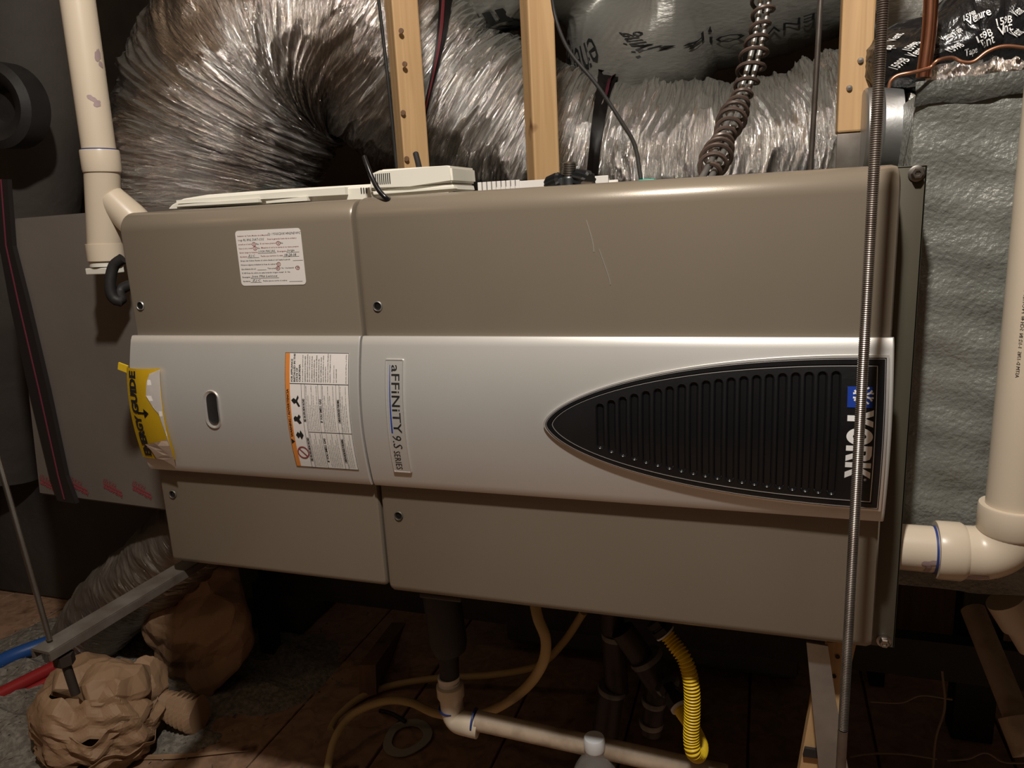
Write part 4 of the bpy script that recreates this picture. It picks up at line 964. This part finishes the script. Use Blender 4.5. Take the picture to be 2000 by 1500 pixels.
# copper pipe and capillary wires
cp = top('copper_pipe', tb([P(1820, -40, .145), P(1815, 60, .145), P(1803, 152, .145)], .0066, 20), M['copper'], 'vertical copper pipe in front of the black taped duct', 'pipe')
top('copper_capillary', tb([P(1736, 172, .10), P(1740, 158, .10), P(1755, 147, .10), P(1785, 141, .10), P(1815, 133, .11), P(1832, 118, .11), P(1860, 113, .12), P(1880, 121, .12), P(1902, 120, .12), P(1930, 100, .12), P(1965, 90, .12), P(2020, 96, .12)], .0017, 8), M['coppercable'], 'thin copper capillary wire wandering along the top of the plenum box', 'wire')
top('electric_cord', tb([P(1703, -20, .26), P(1706, 35, .26), P(1712, 70, .26), P(1708, 105, .28)], .0028, 8), M['blackmat'], 'thin black cord just left of the threaded rod top', 'cord')
top('electric_cord', tb([P(1722, -20, .26), P(1716, 30, .26), P(1709, 68, .26)], .0028, 8), M['blackmat'], 'short thin black cord crossing beside the threaded rod top', 'cord')
# a grey jacketed duct far right and up
d4 = Duct([P(1660, 50, .95), P(1760, 50, .95), P(1900, 10, .95), P(2100, -60, .95)], .12, 200, 100, amp=.006, fine=10, seed=71, sharp=.4, around=4)
g4 = thing('jacketed_duct', tuple(P(1800, 90, .95)), 'grey jacketed duct behind the copper pipe', 'duct'); d4.build('jacket', M['jacket'], g4)

# lettering on the pinched duct (upside down, as hung)
ls = []
for nm_, *a_ in (('jacket_print', 'ENVIRONMENTS FOR', (1592, 20), (1330, 92), .018, .0), ('jacket_script', 'Living', (1318, 88), (1232, 62), .034, .012, .2), ('jacket_print', 'LIFE', (1050, 80), (925, 22), .075, .05), ('jacket_script', 'energy', (1155, 70), (1085, 92), .036, .0, .2)):
    obj(nm_, scrtext(d2, *a_), M['ink'], ju, smooth=False)

# ------------------------------------------------------------------ left plenum board
by = .24
lp = thing('duct_board_box', (-1.0, .3, .4), 'grey-brown duct board box beyond the left end of the furnace', 'duct box')
q = [P(15, 428, by), P(335, 402, by), P(395, 1008, by), P(75, 966, by)]
bm = bm_new(); f = [bm.verts.new(p) for p in q]; g = [bm.verts.new((p.x + .03, .46, p.z)) for p in q]
bm.faces.new(f); bm.faces.new(g[::-1])
for k in range(4): bm.faces.new((f[k], f[(k + 1) % 4], g[(k + 1) % 4], g[k]))
bmesh.ops.recalc_face_normals(bm, faces=bm.faces[:]); bmesh.ops.bevel(bm, geom=bm.edges[:], offset=.004, segments=2, affect='EDGES'); obj('board_face', bm, M['board'], lp, angle=40)
# printed tape along the bottom
tp_ = []
def btext(body, pa, pb, h, bold=0.0):
    A = P(*pa, by - .0012); B = P(*pb, by - .0012); bm = text_bm(body, bold, 0, 1); xs = [v.co.x for v in bm.verts]; L = max(xs); d_ = (B - A); u_ = d_.normalized(); n_ = Vector((u_.z, 0, -u_.x)); n_ = -n_
    s_ = d_.length / L
    for v in bm.verts: v.co = A + u_ * v.co.x * s_ + n_ * v.co.y * h
    return bm
for k in range(5):
    x_ = 78 + k * 57 + (10 if k > 1 else 0); y_ = 935 + k * 4
    tp_.append(btext('FORTA 4207', (x_ + 25, y_ + 2), (x_, y_ - 10), .014)); A = (x_, y_)
    tp_.append(btext('FORTA SUPPORT', (x_ + 38, y_ + 22), (x_ + 2, y_ + 2), .012, .02))
    for m_ in (0, 6):
        a_ = P(x_, y_ + m_ + 2, by - .001); b_ = P(x_ + 36, y_ + 20 + m_, by - .001); bm = bm_new(); bar(bm, a_, b_, .0006, .0028, up=(0, 1, 0)); 
        for v in bm.verts: pass
        bm.free(); bm = bm_new(); dz = Vector((0, 0, .0026)); vs = [bm.verts.new(p) for p in (a_, b_, b_ + dz, a_ + dz)]; bm.faces.new(vs); tp_.append(bm)
obj('tape_print', join_bm(tp_), M['redink'], lp, smooth=False)['kind'] = 'stuff'
# strap across the board
sp = thing('board_strap', tuple(P(125, 975, by - .01)), 'black strap with a thin pink stripe running down the duct board box', 'strap')
def ribbon(pts, w_, th, y):
    bm = bm_new()
    for a_, b_ in zip(pts, pts[1:]): bar(bm, P(*a_, y), P(*b_, y), th, w_, up=(0, 0, 1) if False else (1, 0, 0), bev=0)
    return bm
def quadstrip(left, right, y, th):
    bm = bm_new(); rows = []
    for a_, b_ in zip(left, right): A = P(*a_, y); B = P(*b_, y); rows.append([bm.verts.new(A + Vector((0, th, 0))), bm.verts.new(A), bm.verts.new(B), bm.verts.new(B + Vector((0, th, 0)))])
    for a_, b_ in zip(rows, rows[1:]):
        for k in range(4): bm.faces.new((a_[k], a_[(k + 1) % 4], b_[(k + 1) % 4], b_[k]))
    bm.faces.new(rows[0][::-1]); bm.faces.new(rows[-1]); bmesh.ops.recalc_face_normals(bm, faces=bm.faces[:]); return bm
obj('strap_band', quadstrip([(-12, 350), (-2, 480), (18, 590), (55, 760), (96, 930), (112, 978)], [(14, 350), (24, 480), (52, 590), (92, 760), (128, 930), (148, 984)], by - .010, .008), M['strap'], sp, smooth=False)
obj('strap_stripe', quadstrip([(0, 350), (10, 480), (34, 590), (74, 760), (112, 930), (124, 975)], [(2, 350), (12, 480), (36, 590), (76, 760), (114, 930), (126, 976)], by - .0115, .001), M['pinkstripe'], sp, smooth=False)
# dark things upper left
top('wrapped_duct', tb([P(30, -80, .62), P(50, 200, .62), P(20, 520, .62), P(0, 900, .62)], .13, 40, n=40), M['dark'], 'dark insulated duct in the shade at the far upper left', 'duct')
c = P(-12, 205, .42)
bm = bm_new(); lathe(bm, [(.030, .03), (.045, .0), (.066, -.010), (.080, 0), (.080, .05), (.05, .06)], c, (-.15, 1, .05), 40); top('black_duct_ring', bm, M['blackmat'], 'round black duct ring cut by the left edge of the picture', 'ring')
c = P(-10, 1090, -.10)
gp = top('grey_wrapped_duct', tb([P(-135, 500, .62), P(-115, 1000, .62), P(-100, 1400, .62)], .17, 48, n=30), M['greypanel'], 'smooth grey wrapped duct at the lower left edge', 'duct')

# lower left foil duct
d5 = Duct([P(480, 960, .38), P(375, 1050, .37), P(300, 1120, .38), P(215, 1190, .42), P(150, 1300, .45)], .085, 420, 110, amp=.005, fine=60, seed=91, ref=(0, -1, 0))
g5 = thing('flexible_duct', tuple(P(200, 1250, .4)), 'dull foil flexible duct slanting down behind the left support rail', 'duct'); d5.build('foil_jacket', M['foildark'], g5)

# ------------------------------------------------------------------ crumpled kraft paper
def crumple(center, rad, seed, sub=5, amp=.02, fr=(9, 26), flat=.0, squash=(1, 1, 1), lean=(0, 0)):
    rg = np.random.default_rng(seed); bm = bm_new(); bmesh.ops.create_icosphere(bm, subdivisions=sub, radius=1)
    co = np.array([tuple(v.co) for v in bm.verts]); base = co.copy(); disp = np.zeros(len(co))
    q_ = co * np.array(rad) * 1.0
    warp = np.stack([np.sin(q_[:, 1] * 23 + seed), np.sin(q_[:, 2] * 21 + 2), np.sin(q_[:, 0] * 25 + 1)], 1) * .012
    q_ = q_ + warp
    for k in range(7):
        n_ = rg.normal(size=3); n_ /= np.linalg.norm(n_); f_ = rg.uniform(*fr); ph = rg.random()
        t = (q_ @ n_) * f_ + ph; tri = np.abs((t % 1) - .5) * 2
        disp += amp * (fr[0] / f_) * .5 * (tri - .5)
    fold = np.full(len(co), 10.0)
    for k in range(34):
        n_ = rg.normal(size=3); n_ /= np.linalg.norm(n_); fold = np.minimum(fold, rg.uniform(.76, 1.0) / np.maximum(base @ n_, 1e-3))
    scl = np.clip(fold, .6, 1.1)
    out = base * scl[:, None] * np.array(rad) + base * disp[:, None]
    out += np.array(tuple(center)); out[:, 2] = np.maximum(out[:, 2], .001 + .003 * rg.random(len(out)))
    for v, c_ in zip(bm.verts, out): v.co = Vector(c_.tolist())
    return bm
def FP(px, py, z): return PZ(px, py, z)
pc = FP(190, 1402, .075)
kp = thing('crumpled_paper', (pc.x, pc.y, 0), 'large crumpled brown kraft paper bundle on the floor at lower left', 'paper')
def sheet(c, R0, R1, z0, z1, t0, t1, pl, amp, seed, nu=110, nv=12, mid=0.0):
    """a bent, pleated sheet of paper standing round a centre; its rims stay visible"""
    rg = np.random.default_rng(seed); ph = rg.uniform(0, 6, 8); bm = bm_new(); g = []
    tri = lambda t: abs((t % 1) - .5) * 4 - 1
    for i in range(nu + 1):
        u = i / nu; th = math.radians(t0 + (t1 - t0) * u); row = []
        for j in range(nv + 1):
            v = j / nv
            p_ = amp * (tri(u * pl + ph[0] + .25 * v) * (1 - abs(2 * v - 1) * .5) + .6 * tri(u * pl * .43 + ph[1] - .6 * v) + .22 * tri(u * pl * 2.6 + 2.2 * v + ph[2]) + .4 * tri(v * 2.1 + u * 3 + ph[3]))
            R = R0 + (R1 - R0) * v + mid * math.sin(PI * v) + p_
            z = z0 + (z1 - z0) * v + .010 * tri(u * 3.3 + ph[4]) * v + .006 * tri(u * 7.7 + ph[5])
            row.append(bm.verts.new((c.x + R * math.sin(th), c.y - R * .85 * math.cos(th), max(z, .002))))
        g.append(row)
    for a_, b_ in zip(g, g[1:]):
        for k in range(nv): bm.faces.new((a_[k], a_[k + 1], b_[k + 1], b_[k]))
    bmesh.ops.triangulate(bm, faces=bm.faces[:]); bmesh.ops.solidify(bm, geom=bm.faces[:], thickness=.0012); return bm
obj('paper_sheet', sheet(pc, .074, .116, .0, .052, -150, 130, 4, .0075, 3), M['paper'], kp, smooth=False)
obj('paper_sheet', sheet(pc, .104, .108, .036, .102, -130, 120, 6, .009, 5, mid=.004), M['paper'], kp, smooth=False)
obj('paper_sheet', sheet(pc + Vector((-.006, 0, 0)), .110, .072, .090, .152, -140, 110, 3, .009, 9, mid=.010), M['paper'], kp, smooth=False)
obj('paper_fold', crumple(pc + Vector((0, .01, -.01)), (.100, .085, .075), 5, 6, .014), M['paper'], kp, smooth=False)
obj('paper_fold', crumple(pc + Vector((-.045, .02, .065)), (.060, .06, .040), 12, 6, .014), M['paper'], kp, smooth=False)
obj('paper_fold', crumple(pc + Vector((.045, .01, .065)), (.055, .06, .045), 15, 6, .014), M['paper'], kp, smooth=False)
tw2 = thing('paper_twist', tuple(FP(340, 1400, .0)), 'twisted fan-folded tail of brown paper right of the bundle', 'paper')
bm = bm_new(); A = FP(292, 1365, .085); B = FP(385, 1400, .035); n = 72; rows = []
for i in range(n + 1):
    t = i / n; p = A.lerp(B, t); w_ = .024 + .012 * t; zig = .005 * (abs(((t * 10) % 1) - .5) * 4 - 1) * (1 if t > .55 else .3)
    rows.append([bm.verts.new(p + Vector((zig * .6, -w_ * math.cos(a_) * .8 + zig, w_ * math.sin(a_) + zig * math.cos(a_ * 3)))) for a_ in [2 * PI * k / 22 for k in range(22)]])
for a_, b_ in zip(rows, rows[1:]):
    for k in range(22): bm.faces.new((a_[k], a_[(k + 1) % 22], b_[(k + 1) % 22], b_[k]))
bm.faces.new(rows[0][::-1]); bm.faces.new(rows[-1]); obj('paper_pleats', bm, M['paper'], tw2, smooth=False)
obj('paper_knot', crumple(FP(290, 1335, .11), (.036, .036, .052), 33, 5, .008), M['paper'], tw2, smooth=False)
pk = Vector((-1.12, .42, .14))
kp2 = top('paper_mass', crumple(pk, (.125, .085, .165), 41, 6, .03, fr=(7, 18)), M['paper'], 'shaded upright mass of brown paper behind the left support rail', 'paper', smooth=False)

# ------------------------------------------------------------------ loose cellulose on the floor
rg = random.Random(12); npr = np.random.default_rng(5)
bm = bm_new(); nx, ny = 150, 110; x0_, x1_, y0_, y1_ = -1.75, -.25, -.15, 1.0
gx, gy = np.meshgrid(np.linspace(0, 1, nx), np.linspace(0, 1, ny), indexing='ij')
h = np.zeros_like(gx)
for s_, a_ in ((5, .5), (11, .3), (26, .25), (60, .16)): h += a_ * vnoise(gx, gy * .999, s_, s_, 100 + s_)
X_ = x0_ + gx * (x1_ - x0_); Y_ = y0_ + gy * (y1_ - y0_)
def patch(cx, cy, rx, ry, hh): return hh * np.exp(-(((X_ - cx) / rx) ** 2 + ((Y_ - cy) / ry) ** 2) ** 1.3)
l1 = PZ(60, 1400, 0); l2 = PZ(470, 1330, 0); l3 = PZ(400, 1450, 0)
hh = patch(l1.x - .05, l1.y + .1, .27, .30, .10) + patch(l2.x - .03, l2.y + .05, .20, .16, .075) + patch(l3.x - .05, l3.y, .08, .05, .045)
Z_ = hh * h * 1.0 - .016 + .004 * h
vid = {}
for i in range(nx):
    for j in range(ny): vid[i, j] = bm.verts.new((X_[i, j], Y_[i, j], Z_[i, j]))
for i in range(nx - 1):
    for j in range(ny - 1):
        if max(Z_[i, j], Z_[i + 1, j], Z_[i, j + 1], Z_[i + 1, j + 1]) > -.002: bm.faces.new((vid[i, j], vid[i + 1, j], vid[i + 1, j + 1], vid[i, j + 1]))
bmesh.ops.delete(bm, geom=[v for v in bm.verts if not v.link_faces], context='VERTS')
# shreds
V = []; Fc = []
for k in range(9000):
    i = rg.randrange(nx); j = rg.randrange(ny); z = Z_[i, j]
    if z < -.008 and rg.random() > .05: continue
    x = X_[i, j] + rg.uniform(-.006, .006); y = Y_[i, j] + rg.uniform(-.006, .006); s_ = rg.uniform(.001, .0045); z = max(z, 0.0005) + s_ * .3
    a_ = Vector((rg.uniform(-1, 1), rg.uniform(-1, 1), rg.uniform(-.4, .8))) * s_; b_ = Vector((rg.uniform(-1, 1), rg.uniform(-1, 1), rg.uniform(-.3, .6))) * s_
    c_ = Vector((x, y, z)); b0 = [bm.verts.new(c_ + a_), bm.verts.new(c_ + b_), bm.verts.new(c_ - a_), bm.verts.new(c_ - b_ * .8)]
    bm.faces.new(b0)
ce = obj('loose_insulation', bm, M['cellulose'], None, smooth=False); meta(ce, 'grey shredded cellulose insulation scattered over the floor at lower left', 'insulation', None, 'stuff')

# coloured water pipes at the left
top('blue_pipe', tb([PZ(-60, 1325, .05), PZ(20, 1283, .05), PZ(95, 1255, .05)], .016, 20), M['bluepipe'], 'blue water pipe on the floor at the left edge', 'pipe')
top('red_pipe', tb([PZ(-60, 1385, .05), PZ(10, 1350, .05), PZ(110, 1300, .05)], .013, 20), M['redpipe'], 'red water pipe at the left edge, upper of the two red ones', 'pipe')
top('red_pipe', tb([PZ(-60, 1405, .03), PZ(10, 1372, .03), PZ(110, 1322, .03)], .010, 20), M['redpipe'], 'red water pipe at the left edge, lower and thinner of the two red ones', 'pipe')

# ------------------------------------------------------------------ drain pipe
dy = .14
dp = thing('drain_pipe', tuple(P(885, 1400, dy)), 'white PVC condensate drain with black hose under the furnace centre', 'pipe')
obj('rubber_boot', one(tube, [P(858, 1130, dy), P(876, 1255, dy), P(880, 1272, dy)], [.026, .026, .022], 28), M['blackmat'], dp, angle=40)
obj('drain_hose', one(tube, [P(876, 1255, dy), P(878, 1330, dy)], .014, 24), M['blackmat'], dp)
d_ = (P(885, 1400, dy) - P(877, 1320, dy)).normalized()
obj('hose_clamp', one(lathe, [(.0125, -.008), (.0155, -.008), (.0155, -.002), (.0145, 0), (.0155, .002), (.0155, .008), (.0125, .008)], P(877, 1330, dy), d_, 24), M['paperwhite'], dp, angle=30)
bm = bm_new(); lathe(bm, [(.0165, -.012), (.0195, -.010), (.0195, .006), (.0165, .012), (.0165, .020)], P(880, 1350, dy), d_, 32)
e0 = P(882, 1370, dy); e1 = P(885, 1392, dy); e2 = P(895, 1408, dy - .003); e3 = P(918, 1415, dy - .01); e4 = P(935, 1419, dy - .01)
tube(bm, catmull([e0, e1, e2, e3, e4], 20), .0165, 32)
obj('elbow', bm, M['pvcdirty'] if False else M['pvc'], dp, angle=45)
pend = P(1420, 1515, dy + .01)
obj('pipe', one(tube, [P(930, 1407, dy - .01), P(1150, 1455, dy), pend], .0138, 32), M['pvcdirty'], dp)
for cpt, dv in ((P(880, 1383, dy), d_), (P(926, 1407, dy - .01), (P(1150, 1455, dy) - P(930, 1407, dy - .01)).normalized())):
    obj('primer_band', one(lathe, [(.016, -.0012), (.0172, -.0012), (.0172, .0012), (.016, .0012)], cpt, dv, 32), M['primerblue'], dp)
# yellow hose loops
top('yellow_hose', tb([P(1040, 1150, .10), P(1050, 1205, .09), P(1066, 1250, .09), P(1058, 1300, .10), P(1020, 1350, .16), P(960, 1388, .22), P(905, 1399, .24), P(850, 1393, .27), P(800, 1372, .32), P(750, 1370, .34), P(690, 1395, .34), P(655, 1440, .30), P(640, 1500, .26), P(632, 1560, .2)], .0068, 14, n=120), M['hose'], 'pale yellow hose looping from under the furnace down to the bottom edge', 'hose')
top('yellow_hose', tb([P(1140, 1195, .42), P(1100, 1255, .46), P(1050, 1300, .50), P(960, 1318, .52), P(850, 1325, .52), P(760, 1340, .50), P(700, 1365, .45), P(660, 1400, .40), P(645, 1425, .36)], .0068, 14, n=90), M['hose'], 'pale yellow hose in the shade behind the white drain elbow', 'hose')
# gasket ring and a dark stub on the floor
rc = PZ(795, 1440, .003)
bm = bm_new(); n = 48; R1 = [.044, .028]
V1 = []
for k in range(n):
    a_ = 2 * PI * k / n; w1 = 1 + .06 * math.sin(3 * a_ + .6); sy = 1.18
    V1.append([bm.verts.new((rc.x + R1[j] * w1 * math.cos(a_), rc.y + R1[j] * sy * math.sin(a_), .004 + hz_)) for j, hz_ in ((0, -.002), (0, .0), (1, .0), (1, -.002))])
for k in range(n):
    a_, b_ = V1[k], V1[(k + 1) % n]
    for j in range(4): bm.faces.new((a_[j], a_[(j + 1) % 4], b_[(j + 1) % 4], b_[j]))
bmesh.ops.recalc_face_normals(bm, faces=bm.faces[:]); top('gasket_ring', bm, M['ringw'], 'flat pale oval ring lying on the floor under the drain pipe', 'ring', smooth=False)
top('dark_strip', tb([PZ(742, 1388, .006), PZ(765, 1394, .01), PZ(792, 1410, .006)], .004, 8), M['blackmat'], 'short dark cord offcut on the floor above the oval ring', 'cord')
# ------------------------------------------------------------------ gas piping
gy_ = .22
gp_ = thing('gas_pipe', tuple(P(1250, 1330, gy_)), 'black iron gas pipes and tee in the dark under the furnace', 'pipe')
def ipipe(name, a_, b_, r, y0=gy_, y1=None): return obj(name, one(tube, [P(*a_, y0), P(*b_, y0 if y1 is None else y1)], r, 24), M['blackiron'], gp_)
ipipe('pipe_run', (1195, 1190), (1205, 1350), .017, .24); ipipe('pipe_run', (1195, 1340), (1180, 1450), .020, .26)
ipipe('pipe_run', (1215, 1230), (1265, 1300), .017); ipipe('tee_body', (1262, 1290), (1300, 1345), .022); ipipe('pipe_leg', (1285, 1330), (1272, 1430), .015)
def iring(c_, d__, r, y0=gy_, mt='galv', nm='pipe_ring'):
    ax = (P(*d__, y0) - P(*c_, y0)).normalized(); return obj(nm, one(lathe, [(r - .004, -.004), (r, -.004), (r + .001, 0), (r, .004), (r - .004, .004)], P(*c_, y0), ax, 28), M[mt], gp_)
iring((1262, 1286), (1300, 1345), .0235, gy_, 'masticrough'); iring((1304, 1338), (1340, 1390), .0170, .19, 'masticrough'); iring((1197, 1345), (1190, 1400), .0215, .24, 'masticrough'); iring((1202, 1240), (1205, 1350), .0195, .24, 'masticrough'); iring((1272, 1412), (1270, 1440), .0165, gy_, 'masticrough'); iring((1277, 1370), (1270, 1430), .0165, gy_, 'masticrough')
ys_ = .055
cs = thing('gas_connector', tuple(P(1355, 1480, ys_)), 'bright yellow corrugated gas connector hanging below the furnace', 'gas line')
cpth = [P(1296, 1232, .075), P(1314, 1255, .07), P(1338, 1290, .06), P(1350, 1335, ys_), P(1352, 1390, ys_), P(1350, 1440, ys_), P(1354, 1468, ys_), P(1364, 1474, .075), P(1368, 1455, .10), P(1352, 1420, .13), P(1330, 1388, .155)]
den = catmull(cpth, 700)
Lc = sum((den[i + 1] - den[i]).length for i in range(700)); pitch = .0040
def rc_(i):
    ph = (i / 700 * Lc / pitch) % 1; return .0080 + .0013 * math.cos(2 * PI * ph)
obj('corrugated_jacket', one(tube, den, rc_, 24), M['csst'], cs)
def fitting(pa, pb, y0, y1, nm):
    A = P(*pa, y0); B = P(*pb, y1); ax = (B - A).normalized(); L = (B - A).length; bm = bm_new()
    lathe(bm, [(0, 0), (.0125, 0), (.0125, L * .28), (.010, L * .30), (.010, L * .38)], A, ax, 6)
    lathe(bm, [(.0095, L * .36), (.0105, L * .40), (.0105, L * .5), (.0135, L * .52), (.0135, L * .84), (.0115, L * .88)], A, ax, 6)
    o = obj(nm, bm, M['knob'], cs, angle=30)
    obj('fitting_washer', one(lathe, [(.009, L * .9), (.0125, L * .9), (.0125, L), (.009, L)], A, ax, 24), M['paperwhite'], o); return o
fitting((1278, 1212), (1300, 1238), .075, .073, 'hex_fitting')
fitting((1303, 1342), (1329, 1384), .18, .157, 'hex_fitting')

# ------------------------------------------------------------------ bottle
bz_ = .0; bc = P(1161, 1458, .13); 
bt_ = thing('water_bottle', (bc.x, bc.y, 0), 'clear plastic bottle with frosted white cap at the bottom edge', 'bottle')
ht = P(1161, 1440, .13).z
bcx, bcy = bc.x, bc.y
prof = [(.0, 0.002), (.030, 0), (.034, .006), (.034, ht - .082), (.033, ht - .066), (.0265, ht - .046), (.0175, ht - .030), (.0135, ht - .025), (.0135, ht - .016)]
inner = [(r - .0009, h_) for r, h_ in prof[::-1][:-2]] + [(0, .0035)]
bm = bm_new(); lathe(bm, prof + inner, (bcx, bcy, 0), (0, 0, 1), 40); obj('bottle_body', bm, M['clear'], bt_)
bm = bm_new(); lathe(bm, [(.0136, ht - .018), (.0142, ht - .016), (.0142, ht - .003), (.0130, ht), (.0, ht)], (bcx, bcy, 0), (0, 0, 1), 40); obj('cap', bm, M['capw'], bt_, angle=40)
obj('label_band', one(lathe, [(.0345, ht - .16), (.0348, ht - .16), (.0348, ht - .078), (.0345, ht - .078)], (bcx, bcy, 0), (0, 0, 1), 40), M['bottlelabel'], bt_)

# ------------------------------------------------------------------ right foot: galvanised strap and slat
gs = thing('metal_strut', tuple(P(1620, 1500, .03)), 'grey galvanised strut slanting down below the right end of the furnace', 'strut')
obj('strut_plate', quadstrip([(1575, 1255), (1586, 1370), (1601, 1520)], [(1617, 1262), (1633, 1370), (1660, 1520)], .02, .003), M['galv'], gs, smooth=False)
sl = thing('wooden_lath', tuple(P(1600, 1500, .05)), 'pale wooden slat crossing behind the galvanised strut', 'slat')
obj('slat_board', quadstrip([(1616, 1255), (1606, 1340), (1585, 1372), (1562, 1500), (1555, 1540)], [(1673, 1255), (1652, 1345), (1648, 1385), (1618, 1500), (1610, 1540)], .045, .018), M['stud'], sl, smooth=False)
for px, py in ((1636, 1283), (1629, 1321)):
    c = P(px, py, .044); obj('slat_hole', one(lathe, [(0, .0), (.0022, .0), (.0024, -.0006)], (c.x, .0445, c.z), (0, 1, 0), 14), M['blackmat'], sl)
obj('slat_clip', quadstrip([(1572, 1462), (1568, 1478)], [(1598, 1466), (1600, 1482)], .040, .004), M['blackmat'], sl, smooth=False)
# lower right: pipe, sockets, wires, posts
lr = thing('conduit', tuple(P(1990, 1460, .32)), 'dusty grey-tan pipe slanting down in the lower right corner', 'pipe')
obj('pipe', one(tube, [P(1900, 1190, .45), P(1945, 1300, .38), P(2002, 1440, .30)], .0165, 24), M['pvcdirty'], lr)
obj('socket', one(tube, [P(1985, 1400, .31), P(2015, 1475, .28)], .022, 24), M['pvcdirty'], lr)
l2_ = thing('pipe_elbow', tuple(P(1985, 1220, .2)), 'cream PVC pipe socket at the right edge below the big elbow', 'pipe')
bm = bm_new(); lathe(bm, [(.018, -.03), (.0215, -.03), (.0215, .004), (.018, .006)], P(1990, 1212, .2), (P(2010, 1240, .2) - P(1985, 1200, .2)), 32); tube(bm, [P(1992, 1215, .2), P(2020, 1262, .2)], .0175, 32); obj('socket', bm, M['pvc'], l2_, angle=40)
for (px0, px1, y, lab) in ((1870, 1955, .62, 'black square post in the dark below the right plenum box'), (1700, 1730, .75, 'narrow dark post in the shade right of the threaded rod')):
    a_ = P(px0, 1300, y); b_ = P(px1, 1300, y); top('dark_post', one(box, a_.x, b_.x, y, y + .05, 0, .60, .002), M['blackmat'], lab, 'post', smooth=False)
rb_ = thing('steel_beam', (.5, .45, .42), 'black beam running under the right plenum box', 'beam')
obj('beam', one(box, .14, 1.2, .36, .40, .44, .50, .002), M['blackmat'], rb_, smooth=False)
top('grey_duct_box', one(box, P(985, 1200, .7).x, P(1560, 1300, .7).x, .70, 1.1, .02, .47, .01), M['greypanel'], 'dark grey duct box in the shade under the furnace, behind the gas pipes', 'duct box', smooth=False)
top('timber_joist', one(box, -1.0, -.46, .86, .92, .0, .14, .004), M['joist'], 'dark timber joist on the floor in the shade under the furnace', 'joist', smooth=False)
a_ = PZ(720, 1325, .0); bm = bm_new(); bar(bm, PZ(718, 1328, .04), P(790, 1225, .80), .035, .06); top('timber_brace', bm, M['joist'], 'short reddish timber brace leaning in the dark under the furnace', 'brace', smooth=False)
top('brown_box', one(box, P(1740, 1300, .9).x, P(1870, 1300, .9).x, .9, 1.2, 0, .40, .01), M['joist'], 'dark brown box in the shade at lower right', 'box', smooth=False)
for n_, (pts_, lab) in enumerate((([(1700, 1370), (1760, 1372), (1800, 1358), (1860, 1366)], 'thin tan wire sagging in the dark right of the threaded rod'), ([(1840, 1310), (1845, 1380), (1828, 1440), (1822, 1500)], 'thin wire hanging down left of the black post'), ([(1850, 1485), (1890, 1482), (1925, 1470), (1960, 1488), (2010, 1490)], 'pale wire lying low at the lower right corner'), ([(1660, 1478), (1700, 1472), (1760, 1472), (1830, 1482)], 'grey cord lying along the floor right of the strut'))):
    top('loose_wire', tb([P(x, y, .45) for x, y in pts_], .0018, 6), M['twine'], lab, 'wire')
# ------------------------------------------------------------------ repeats share a group
GR = dict(wood_stud='wooden studs above the furnace', hanging_strap='black straps round the foil duct', thin_rod='thin hanger rods above the furnace', red_pipe='red water pipes at the left edge', yellow_hose='yellow hoses under the furnace', electric_cord='thin black cords by the threaded rod', vent_pipe='cream vent pipes at both ends of the furnace', threaded_rod='threaded hanger rods', flexible_duct='foil flexible ducts', jacketed_duct='grey jacketed ducts', dark_post='dark posts in the shade at lower right', loose_wire='loose wires at lower right')
for o in COL.objects:
    if o.parent is None and 'label' in o.keys():
        k = o.name.split('.')[0]
        if k in GR: o['group'] = GR[k]
